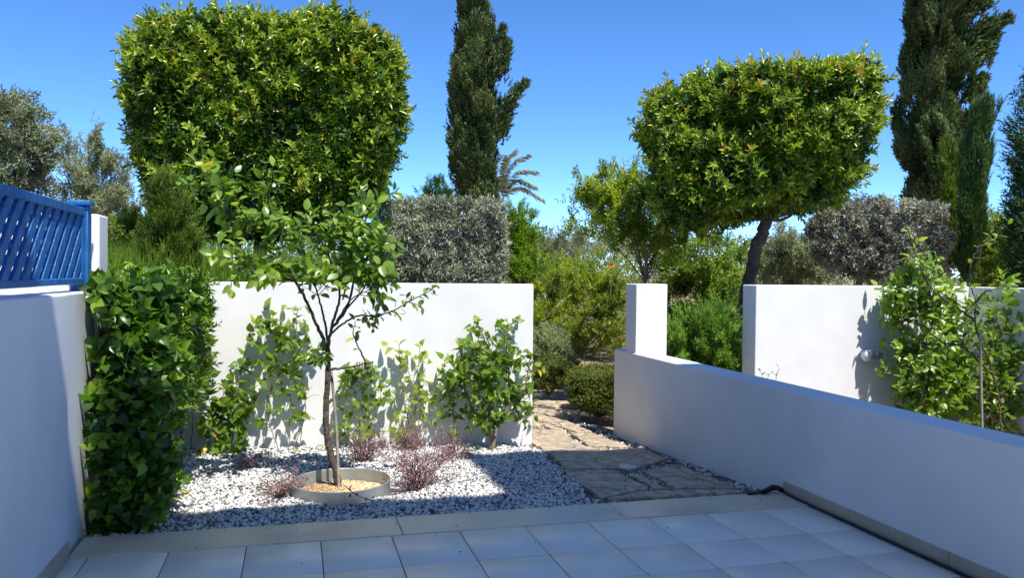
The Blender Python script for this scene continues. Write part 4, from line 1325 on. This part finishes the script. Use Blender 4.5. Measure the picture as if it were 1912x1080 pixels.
# ---- lemon tree in the steel ring
LV = 6.05
root = thing('lemon_tree', 'slender young lemon tree growing in the steel ring', 'tree', (0.31, LV, -0.045))
wood, leaf = Tubes(), Leaves(OVATE)
pl = lambda pts: smooth_line([at_v(x_, y_, LV + dv) for x_, y_, dv in pts], 8, 0.002)
trunk = pl([(632, 922, 0), (627, 880, 0), (613, 830, 0), (609, 770, 0), (612, 700, 0), (612, 650, 0)])
wood.add(trunk, 0.028, 0.019, sides=10, wob=0.05)
br = {
    'l1': pl([(612, 652, 0), (590, 605, .03), (568, 555, .05), (545, 515, .05), (520, 470, .08), (505, 410, .1), (500, 350, .08)]),
    'l2': pl([(550, 525, .05), (510, 512, -.02), (470, 505, -.08), (440, 480, -.1)]),
    'l3': pl([(530, 490, .07), (480, 450, .1), (430, 400, .05), (400, 350, 0), (384, 318, -.03)]),
    'm1': pl([(612, 650, 0), (622, 600, -.06), (634, 560, -.1), (628, 520, -.15), (610, 470, -.15), (580, 420, -.12)]),
    'm2': pl([(618, 615, 0), (645, 580, .08), (660, 530, .12), (665, 470, .12), (680, 420, .1), (690, 385, .08)]),
    'm3': pl([(612, 640, 0), (604, 590, .12), (590, 540, .2), (570, 480, .25), (545, 420, .25)]),
    'm4': pl([(640, 560, -.1), (650, 510, -.15), (660, 460, -.2), (650, 420, -.22)]),
    'm5': pl([(640, 585, .06), (675, 545, .0), (700, 500, -.08), (712, 465, -.1)]),
    'm6': pl([(628, 600, -.05), (655, 560, -.15), (690, 540, -.2), (705, 520, -.22)]),
    'r1': pl([(614, 628, 0), (640, 605, -.05), (670, 590, -.08), (700, 590, -.1), (735, 580, -.12), (770, 560, -.12), (800, 545, -.1), (818, 532, -.1)]),
    'r2': pl([(612, 690, 0), (640, 688, -.05), (670, 683, -.06), (698, 676, -.05)]),
    'r3': pl([(684, 682, -.05), (672, 655, -.06), (660, 625, -.08), (664, 600, -.1)]),
    'w1': pl([(612, 660, 0), (600, 660, -.08), (582, 668, -.12)]),
}
rads = dict(m5=.009, m6=.007, l1=.017, l2=.009, l3=.009, m1=.015, m2=.014, m3=.012, m4=.008, r1=.010, r2=.013, r3=.009, w1=.007)
for kx, ln_ in br.items():
    wood.add(ln_, rads[kx] * 0.8, rads[kx] * 0.3, sides=7, wob=0.04)
LL, LW = 0.086, 0.054
for kx, cnt, fr_, ln_ in (('l1', 24, .45, .22), ('l2', 14, .3, .16), ('l3', 22, .28, .19), ('m1', 22, .45, .22), ('m2', 28, .4, .22), ('m3', 22, .45, .23), ('m4', 22, .3, .2), ('m5', 18, .35, .18), ('m6', 12, .4, .15)):
    grow_twigs(wood, leaf, br[kx], cnt, ln_, LL, LW, 0.44, fr_, 1.0, 0.35, 0.9, 0.9, 0.027, 0.0035, 0.012, 0.1, bare=.05)
    leaves_on(leaf, br[kx][len(br[kx]) // 2:], 0.05, LL, LW, 0.5, 0.02)
grow_twigs(wood, leaf, br['r1'], 9, .09, LL * .8, LW * .75, 0.42, .3, 1, .2, .9, .8, 0.028, 0.003)
leaves_on(leaf, br['r1'][18:], 0.03, LL * .85, LW * .7, 0.45)
leaves_on(leaf, br['r3'], 0.035, LL * .8, LW * .75, 0.45, frm=.3)
grow_twigs(wood, leaf, br['w1'], 13, .075, LL * .8, LW * .75, 0.25, .1, 1, -.1, .9, .9, 0.025, 0.003)
# the taller pale shoots
for sh, big in (([(470, 420, 0), (430, 365, -.05), (395, 340, -.1), (372, 312, -.12)], 1.15), ([(500, 360, .08), (505, 325, .05), (515, 300, .03)], 1.0),
                ([(640, 470, -.2), (630, 430, -.25), (602, 385, -.3)], 0.8), ([(430, 400, .05), (405, 385, 0), (385, 380, -.05)], 1.0),
                ([(450, 500, -.1), (435, 520, -.12), (430, 540, -.14)], 0.9), ([(660, 460, .1), (690, 470, .05), (705, 455, .0)], 0.9)):
    ln_ = pl(sh)
    wood.add(ln_, 0.006, 0.003, sides=6)
    leaves_on(leaf, ln_, 0.032, LL * big, LW * big, 0.66, 0.05)
wood.build('trunk', M_BARK, root)
leaf.build('foliage', L_LEMON, root)
# flower buds, tiny and pinkish white
mb = noise_mat('blossom', (0.62, 0.45, 0.48), (0.78, 0.70, 0.68), 40, 0.7, 0)
bl = []
for kx in ('l1', 'l2', 'm1', 'm2', 'm4'):
    ln_ = br[kx]
    for _ in range(9):
        bl.append(ln_[RNG.integers(len(ln_) // 2, len(ln_))] + RNG.normal(size=3) * 0.07)
Vb, Fb, Tb = pebbles(np.array(bl), RNG.uniform(0.008, 0.013, len(bl)), np.zeros(len(bl)))
raw_mesh('blossom', Vb, Fb, np.full(len(Fb), 3), mb, root)
# its stake
tb = Tubes(); tb.add(smooth_line([at_v(633, 918, LV - .04), at_v(628, 800, LV + .02), at_v(618, 690, LV + .03)], 6), 0.011, 0.010, sides=8)
tag(tb.build('plant_stake', M_STAKE), 'thin wooden stake leaning against the lemon tree trunk', 'stake')


# ---- climbers against the long wall
def climber(name, label, stems, seed, L=0.085, W=0.07, n=14, tw=0.16, spacing=0.05, tint=0.45, yp=0.02, r=0.006, mat=None, bare=0.0, low=None, tmpl=HEART, bark=None, base=None, group=None):
    bx, by = base or stems[0][0][:2]
    b = at_v(bx, by, stems[0][0][2])
    root = thing(name, label, 'climber', (b[0], b[1], float(ground_z(b[0], b[1]))), group)
    wd, lf = Tubes(), Leaves(tmpl)
    for st in stems:
        ln_ = smooth_line([at_v(*q) for q in st], 8, 0.004)
        ln_[0][2] = min(ln_[0][2], float(ground_z(ln_[0][0], ln_[0][1])) - 0.0) if st[0][1] > 780 else ln_[0][2]
        wd.add(ln_, r, r * 0.45, sides=6, wob=0.06)
        grow_twigs(wd, lf, ln_, n, tw, L, W, tint, 0.12, 1.0, 0.25, 0.9, 0.35, spacing, 0.0028, yp, 0.25, bias=(0, -0.15, 0), bare=bare)
        leaves_on(lf, ln_, spacing * 1.3, L, W, tint + 0.05, yp, frm=0.2)
    if low:
        for q in low:
            p_ = at_v(*q[:3])
            m = q[3]
            C_ = p_ + RNG.normal(size=(m, 3)) * np.array([q[4], 0.05, q[4]])
            C_[:, 1] = np.minimum(C_[:, 1], V_W - 0.05)
            lf.sprigs(C_, RNG.normal(size=(m, 3)) * .6 + np.array([0, -.5, .5]), 4, 0.08, 0.9, L, W, tint, .35)
    # nothing may grow into the wall
    for k_, P_ in enumerate(lf.P):
        P_[:, 1] = np.minimum(P_[:, 1], V_W - 0.045)
    wd.build('stems', bark or M_BARK_PALE, root)
    lf.build('leaves', mat or L_CLIMB, root)
    return root


G = 'climbing plants along the long white wall'
climber('wall_climber', 'climber on the long wall left of the lemon trunk, bushiest near the ground', [
    [(432, 842, 7.5), (437, 760, 7.58), (450, 690, 7.6), (462, 640, 7.6), (475, 600, 7.62)],
    [(440, 840, 7.5), (470, 760, 7.58), (500, 700, 7.6), (520, 640, 7.62), (510, 590, 7.62)],
    [(428, 840, 7.5), (415, 790, 7.5), (405, 760, 7.5), (430, 720, 7.52)]],
    1, n=16, tint=0.42, low=[(440, 790, 7.45, 26, .08), (430, 830, 7.45, 12, .07)], group=G)
climber('wall_climber', 'sparse yellow green climber with thin stems behind the lemon tree', [
    [(540, 838, 7.55), (542, 760, 7.6), (545, 690, 7.62), (552, 620, 7.62), (556, 575, 7.62)],
    [(520, 838, 7.5), (500, 780, 7.58), (505, 700, 7.6), (520, 640, 7.62), (548, 600, 7.62)],
    [(548, 838, 7.5), (570, 770, 7.6), (566, 700, 7.62), (575, 640, 7.63)]],
    2, n=14, tint=0.58, L=0.08, W=0.062, yp=0.05, r=0.005, spacing=0.06, bare=0.15, group=G)
climber('wall_climber', 'climber half hidden behind the lemon trunk beside the wall lamp', [
    [(668, 838, 7.52), (672, 780, 7.58), (680, 720, 7.6), (672, 690, 7.6)],
    [(672, 838, 7.52), (700, 780, 7.58), (712, 730, 7.6), (705, 690, 7.6)],
    [(655, 838, 7.52), (640, 780, 7.58), (650, 730, 7.6), (640, 700, 7.6)]],
    3, n=14, tint=0.52, L=0.075, W=0.06, spacing=0.055, yp=0.05, r=0.004, group=G)
climber('wall_climber', 'yellowing half bare climber with twiggy tips in the middle of the wall', [
    [(768, 835, 7.55), (762, 780, 7.6), (750, 720, 7.62), (745, 660, 7.62)],
    [(770, 835, 7.55), (785, 770, 7.6), (780, 700, 7.62), (786, 645, 7.62)],
    [(775, 835, 7.55), (805, 760, 7.6), (815, 710, 7.62), (838, 670, 7.63)],
    [(772, 835, 7.55), (776, 740, 7.58), (760, 690, 7.6), (742, 640, 7.6)]],
    4, n=7, tint=0.74, L=0.085, W=0.062, yp=0.16, r=0.005, spacing=0.07, bare=0.35, group=G)
climber('wall_climber', 'fullest leafy climber at the right end of the long wall', [
    [(920, 838, 7.45), (922, 780, 7.5), (915, 700, 7.55), (905, 640, 7.58), (890, 600, 7.6)],
    [(920, 820, 7.45), (945, 760, 7.5), (950, 690, 7.55), (945, 630, 7.58), (965, 595, 7.6)],
    [(920, 810, 7.45), (880, 760, 7.5), (862, 700, 7.55), (862, 650, 7.58)],
    [(922, 800, 7.45), (970, 750, 7.5), (985, 700, 7.52), (990, 665, 7.55)],
    [(916, 790, 7.45), (890, 720, 7.4), (885, 660, 7.45), (900, 620, 7.5)],
    [(850, 835, 7.55), (848, 780, 7.58), (840, 730, 7.6), (850, 690, 7.6)]],
    5, n=19, tint=0.48, L=0.08, W=0.062, r=0.011, spacing=0.045, low=[(915, 720, 7.42, 40, .14), (930, 670, 7.45, 24, .12), (900, 780, 7.45, 14, .1)], group=G)

# ---- ivy hedge covering the left corner
root = thing('ivy_hedge', 'thick wall of large leaved creeper covering the left corner', 'climber', (-1.0, 5.9, -0.04))
lf, fine, wd = Leaves(HEART), Leaves(LANCE), Tubes()


def slab(n, u0, u1, v0, v1, z0, z1, seed, front=0.5):
    P_ = np.stack([RNG.uniform(u0, u1, n), RNG.uniform(v0, v1, n), RNG.uniform(z0, z1, n)], 1)
    face = RNG.random(n)
    P_[:, 0] = np.where(face < front, u1 - 0.07 * RNG.random(n), P_[:, 0])
    P_[:, 1] = np.where((face > front) & (face < front + 0.22), v0 + 0.07 * RNG.random(n), P_[:, 1])
    P_[:, 2] = np.where(face > front + 0.36, z1 - 0.09 * RNG.random(n), P_[:, 2])
    w_ = wave(P_, 0.45, seed)
    P_[:, 0] += 0.07 * w_ * (P_[:, 0] > (u0 + u1) / 2)
    P_[:, 1] -= 0.05 * w_ * (P_[:, 1] < v0 + 0.2)
    P_[:, 2] += 0.06 * wave(P_, 0.5, seed + 3) * (P_[:, 2] > z1 - 0.2)
    return P_


C_ = slab(1100, -1.15, -0.80, 5.20, 6.25, 0.0, 1.36, 91)
C_ = C_[C_[:, 1] < 5.62 + 0.75 * C_[:, 2]]
C_ = C_[RNG.random(len(C_)) > 0.55 * np.clip(wave(C_, 0.35, 92) + .1, 0, 1)]
C_[:, 0] += 0.05 * np.clip(C_[:, 2] - .6, 0, 1)
A_ = np.array([0.4, -0.55, 0.3]) + RNG.normal(size=C_.shape) * 0.6
tt = 0.40 + RNG.normal(size=len(C_)) * 0.2
yo = np.where(RNG.random(len(C_)) < 0.004, 1.0, 0)
sz_ = RNG.uniform(0.75, 1.3, len(C_))
lf.sprigs(C_, A_, 4, 0.12, 0.9, 0.098 * sz_, 0.086 * sz_, tt, 0.45, yo, 0.6)
C_ = slab(430, -1.15, -0.80, 6.2, 7.6, 0.60, 1.37, 93)
A_ = np.array([0.4, -0.4, 0.45]) + RNG.normal(size=C_.shape) * 0.6
lf.sprigs(C_, A_, 4, 0.10, 0.9, 0.10, 0.085, 0.46 + RNG.normal(size=len(C_)) * 0.2, 0.45)
C_ = slab(1800, -1.15, -0.76, 5.6, 7.62, 0.55, 1.42, 95)
A_ = np.array([0.3, -0.3, 0.6]) + RNG.normal(size=C_.shape) * 0.6
fine.sprigs(C_, A_, 5, 0.11, 0.8, 0.075, 0.02, 0.40 + RNG.normal(size=len(C_)) * 0.2, 0.4)
C_ = slab(260, -1.15, -0.84, 5.3, 7.4, 1.32, 1.41, 96)
lf.sprigs(C_, np.array([0.1, -0.3, 0.8]) + RNG.normal(size=C_.shape) * 0.5, 4, 0.10, 0.9, 0.10, 0.085, 0.52 + RNG.normal(size=len(C_)) * 0.2, 0.45)
for _ in range(70):
    v_, u_ = RNG.uniform(5.25, 7.6), RNG.uniform(-1.13, -0.85)
    z1_ = RNG.uniform(0.6, 1.42)
    ln_ = smooth_line([(u_, v_, -0.06), (u_ + RNG.normal() * .07, v_ + RNG.normal() * .1, z1_ * .5), (u_ + RNG.normal() * .1 + .05, v_ + RNG.normal() * .15, z1_)], 6, .006)
    wd.add(ln_, RNG.uniform(.004, .011), .003, sides=5)
# trailing stems reaching on to the long wall
for st in ([(372, 700, 7.5), (395, 760, 7.5), (408, 790, 7.45), (380, 840, 7.45)], [(350, 650, 7.3), (385, 690, 7.4), (405, 720, 7.5)], [(360, 600, 7.3), (385, 590, 7.4), (398, 575, 7.45)]):
    ln_ = smooth_line([at_v(*q) for q in st], 7)
    wd.add(ln_, .004, .002, sides=5)
    leaves_on(lf, ln_, 0.055, 0.10, 0.085, 0.45, 0.12)
for P_ in lf.P + fine.P:
    P_[:, 0] = np.maximum(P_[:, 0], -1.165 + 0.04); P_[:, 1] = np.minimum(P_[:, 1], V_W - 0.04)
wd.build('stems', M_BARK_GREY, root)
lf.build('leaves', L_VINE, root)
fine.build('fine_leaves', L_SHRUB if False else L_LEMON, root)


# ---- purple leaved twiggy shrubs
def purple(px, py, h, w, n, label, lean=0.0):
    b = on_ground(px, py)
    root = thing('purple_shrub', label, 'shrub', b, 'purple twiggy shrubs in the gravel')
    wd, lf = Tubes(), Leaves(LANCE)
    for _ in range(n):
        a_ = RNG.uniform(0, 6.283)
        r_ = 1.2 * w * math.sqrt(RNG.random())
        e = b + np.array([r_ * math.cos(a_) + lean, r_ * 0.8 * math.sin(a_), h * RNG.uniform(0.25, 1.0) * (1 - 0.3 * r_ / w)])
        m_ = b + (e - b) * 0.5 + np.array([RNG.normal() * .03, RNG.normal() * .03, 0.05 * h])
        ln_ = smooth_line([b + RNG.normal(size=3) * [.03, .03, 0], m_, e], 6, .006)
        wd.add(ln_, 0.0032, 0.0014, sides=4)
        leaves_on(lf, ln_, 0.024, 0.024, 0.0075, 0.42 + RNG.normal() * .15, 0, frm=.3, tsd=.2)
        for _k in range(4):
            i_ = RNG.integers(len(ln_) // 3, len(ln_))
            d_ = unit(RNG.normal(size=3) + np.array([0, 0, .4])) * RNG.uniform(.05, .12)
            l2 = np.array([ln_[i_], ln_[i_] + d_ * .5, ln_[i_] + d_ + np.array([0, 0, -.01])])
            wd.add(l2, 0.0018, 0.001, sides=4)
            leaves_on(lf, l2, 0.016, 0.022, 0.0075, 0.5 + RNG.normal() * .15, 0, tsd=.2)
    wd.build('twigs', tint_mat('purple_twig', [(0, (0.10, 0.05, 0.055)), (1, (0.20, 0.12, 0.12))]), root)
    lf.build('leaves', L_PURPLE, root)


purple(680, 866, 0.42, 0.22, 36, 'upright purple shrub against the wall behind the steel ring')
purple(765, 846, 0.34, 0.16, 26, 'small purple shrub at the foot of the yellowing climber')
purple(775, 915, 0.48, 0.30, 46, 'largest sprawling purple shrub right of the steel ring', 0.06)
purple(845, 858, 0.30, 0.20, 24, 'thin purple shrub near the foot of the fullest climber')
purple(520, 930, 0.22, 0.20, 20, 'low purple shrub at the left rim of the steel ring')
purple(466, 880, 0.20, 0.12, 12, 'wispy purple sprout in the gravel left of the ring')

# dark runner trailing over the front of the ring
tb, lf = Tubes(), Leaves(OVAL)
ln_ = smooth_line([on_ground(640, 905, .09), on_ground(665, 925, .08), on_ground(700, 935, .01), on_ground(740, 920, .02), on_ground(775, 905, .05)], 7)
tb.add(ln_, 0.0025, 0.0015, sides=5)
root = thing('trailing_shoot', 'dark thin shoot trailing over the front rim of the ring', 'shoot', ln_[0])
tb.build('stem', M_BARK, root)
leaves_on(lf, ln_, .06, .028, .016, .15); lf.build('leaves', L_PURPLE, root)

# ---- citrus bushes against the right wall and the bare branched tree
def bush(name, label, stems, n, tw, L, W, tint, spacing, r, extra=None, mat=None, yp=0.02, cat='shrub', bark=None, base_v=7.3, vmax=V_W - .04, flat=0.8, frm=.15):
    b = at_v(*stems[0][0])
    root = thing(name, label, cat, (b[0], b[1], float(ground_z(b[0], b[1]))))
    wd, lf = Tubes(), Leaves(OVATE)
    for st in stems:
        ln_ = smooth_line([at_v(*q) for q in st], 8, .004)
        wd.add(ln_, r, r * .4, sides=7, wob=.05)
        if n:
            grow_twigs(wd, lf, ln_, n, tw, L, W, tint, frm, 1, .35, .9, flat, spacing, .003, yp, .12)
            leaves_on(lf, ln_, spacing * 1.6, L, W, tint + .06, yp, frm=.25)
    for q in extra or []:
        p_ = at_v(*q[:3])
        C_ = p_ + RNG.normal(size=(q[3], 3)) * np.array([q[4], q[4] * .6, q[4]])
        lf.sprigs(C_, RNG.normal(size=(q[3], 3)) * .6 + np.array([0, -.3, .6]), 6, .12, .9, L, W, tint + RNG.normal(size=q[3]) * .15, .35)
    for P_ in lf.P: P_[:, 1] = np.minimum(P_[:, 1], vmax)
    wd.build('stems', bark or M_BARK_PALE, root)
    if lf.P: lf.build('foliage', mat or L_LEMON, root)
    return root


bush('citrus_bush', 'leafy citrus bush covering the right white wall beside the lamp', [
    [(1700, 800, 7.35), (1708, 720, 7.4), (1706, 650, 7.45), (1690, 580, 7.45), (1672, 520, 7.45)],
    [(1700, 800, 7.35), (1700, 720, 7.45), (1694, 660, 7.5), (1676, 590, 7.5), (1662, 545, 7.5)],
    [(1705, 800, 7.3), (1720, 720, 7.35), (1730, 640, 7.35), (1720, 560, 7.35), (1700, 480, 7.35)],
    [(1708, 800, 7.3), (1745, 740, 7.3), (1760, 660, 7.3), (1770, 590, 7.3), (1775, 530, 7.3)],
    [(1710, 790, 7.3), (1730, 700, 7.2), (1745, 620, 7.2), (1735, 540, 7.2), (1720, 490, 7.2)]],
    30, .24, .105, .06, 0.50, .034, .012, extra=[(1712, 700, 7.4, 34, .14), (1740, 680, 7.25, 34, .18), (1682, 590, 7.5, 18, .10), (1755, 760, 7.25, 40, .18), (1790, 700, 7.3, 34, .16), (1700, 560, 7.4, 20, .15), (1750, 580, 7.3, 20, .15), (1712, 770, 7.35, 20, .12)])
bush('citrus_bush', 'second citrus bush behind the bare branched young tree', [
    [(1800, 810, 7.3), (1800, 730, 7.3), (1800, 650, 7.3), (1805, 570, 7.3)],
    [(1810, 810, 7.3), (1835, 730, 7.3), (1850, 650, 7.25), (1860, 590, 7.2)],
    [(1820, 810, 7.2), (1870, 740, 7.1), (1895, 680, 7.1), (1910, 640, 7.1)],
    [(1820, 810, 7.2), (1900, 780, 7.0), (1930, 720, 7.0), (1940, 640, 7.0)]],
    28, .24, .095, .054, 0.44, .036, .012, extra=[(1830, 700, 7.2, 30, .2), (1890, 620, 7.1, 30, .2), (1810, 620, 7.3, 26, .17), (1840, 770, 7.2, 46, .2), (1900, 750, 7.0, 50, .22), (1870, 560, 7.2, 16, .15)], vmax=7.62)
bush('young_tree', 'thin bare branched young tree tied to a stake at the right', [
    [(1870, 815, 6.5), (1864, 740, 6.5), (1845, 670, 6.5), (1826, 625, 6.5), (1820, 590, 6.5), (1822, 560, 6.5), (1808, 530, 6.5)],
    [(1822, 565, 6.5), (1840, 545, 6.45), (1868, 538, 6.4), (1880, 530, 6.4)],
    [(1820, 600, 6.5), (1780, 570, 6.55), (1745, 545, 6.6), (1720, 500, 6.6), (1695, 430, 6.6)],
    [(1808, 530, 6.5), (1815, 490, 6.45), (1830, 460, 6.4), (1860, 445, 6.4), (1880, 420, 6.35)],
    [(1852, 700, 6.5), (1800, 650, 6.5), (1760, 640, 6.55), (1720, 600, 6.6), (1705, 550, 6.6)],
    [(1866, 738, 6.5), (1890, 720, 6.45), (1915, 690, 6.4)]],
    2, .10, .075, .04, 0.55, .05, .012, bark=M_BARK, cat='tree', vmax=9, frm=.6)
tb = Tubes(); tb.add([at_v(1834, 815, 6.45), at_v(1830, 620, 6.47)], .012, .012, sides=8)
tag(tb.build('plant_stake', M_STAKE), 'grey upright stake supporting the bare young tree at the right', 'stake')

# small dark sprouts seen over the parapet
root = thing('seedling', 'small dark leafy sprout peeping over the parapet by the wall end', 'plant', at_v(1432, 720, 7.5))
tb, lf = Tubes(), Leaves(OVAL)
for st in ([(1425, 730, 7.5), (1422, 700, 7.5), (1418, 688, 7.5)], [(1432, 730, 7.5), (1434, 705, 7.5), (1440, 696, 7.5)], [(1448, 730, 7.5), (1450, 700, 7.5), (1456, 688, 7.5)]):
    ln_ = smooth_line([at_v(*q) for q in st], 6)
    tb.add(ln_, .003, .002, sides=5); leaves_on(lf, ln_, .045, .05, .028, .2)
tb.build('stem', M_BARK, root); lf.build('leaves', L_LEMON, root)

# dry leaf litter and stray stones that escaped over the kerb
lv = Leaves(OVAL)
n = 420
x = RNG.uniform(-0.85, 2.0, n); y = 5.13 + 2.55 * RNG.random(n) ** 0.8
P_ = np.stack([x, y, ground_z(x, y) + 0.022], 1)
lv.add(P_, unit(RNG.normal(size=(n, 3)) * [1, 1, .15]), np.array([0, 0, 1.0]) + RNG.normal(size=(n, 3)) * .3, RNG.uniform(.015, .04, n), RNG.uniform(.008, .02, n), np.clip(RNG.random(n), 0, .86))
tag(lv.build('leaf_litter', leaf_mat('dead_leaf', (0.10, 0.06, 0.03), (0.24, 0.15, 0.07), (0.36, 0.27, 0.12), None, .8, .1, .2)), 'dry brown leaf litter scattered over the pebbles', 'litter', kind='stuff')
n = 60
x = RNG.uniform(-0.9, 3.2, n); y = V_OUT - 0.9 * RNG.random(n) ** 2.5
V1, F1, T1 = pebbles(np.stack([x, y, np.full(n, 0.009)], 1), RNG.uniform(.003, .008, n), RNG.random(n))
tag(raw_mesh('stray_grit', V1, F1, np.full(len(F1), 3), M_PEBBLE, attrs={'tint': T1}), 'stray grit lying on the kerb and floor tiles', 'gravel', kind='stuff')

# fallen leaves on the pebbles
for (px, py), lab in zip([(548, 850), (348, 845), (368, 868), (330, 940), (345, 930)],
                         ['fallen yellow green leaf on pebbles behind the ring', 'fallen green leaf on pebbles at the foot of the long wall', 'fallen leaf on sunlit pebbles near the ivy hedge',
                          'fallen brown leaf by the shadow edge beside the ivy', 'fallen tan leaf on white pebbles right of the ivy']):
    c = on_ground(px, py) + np.array([0, 0, .03])
    lf = Leaves(BROAD)
    lf.add(c[None], unit(RNG.normal(size=(1, 3)) * [1, 1, .1]), np.array([[.1, -.2, 1.0]]), .07, .05, .98 if 'brown' in lab or 'tan' in lab else .75)
    tag(lf.build('fallen_leaf', L_CLIMB), lab, 'leaf', 'fallen leaves on the gravel')
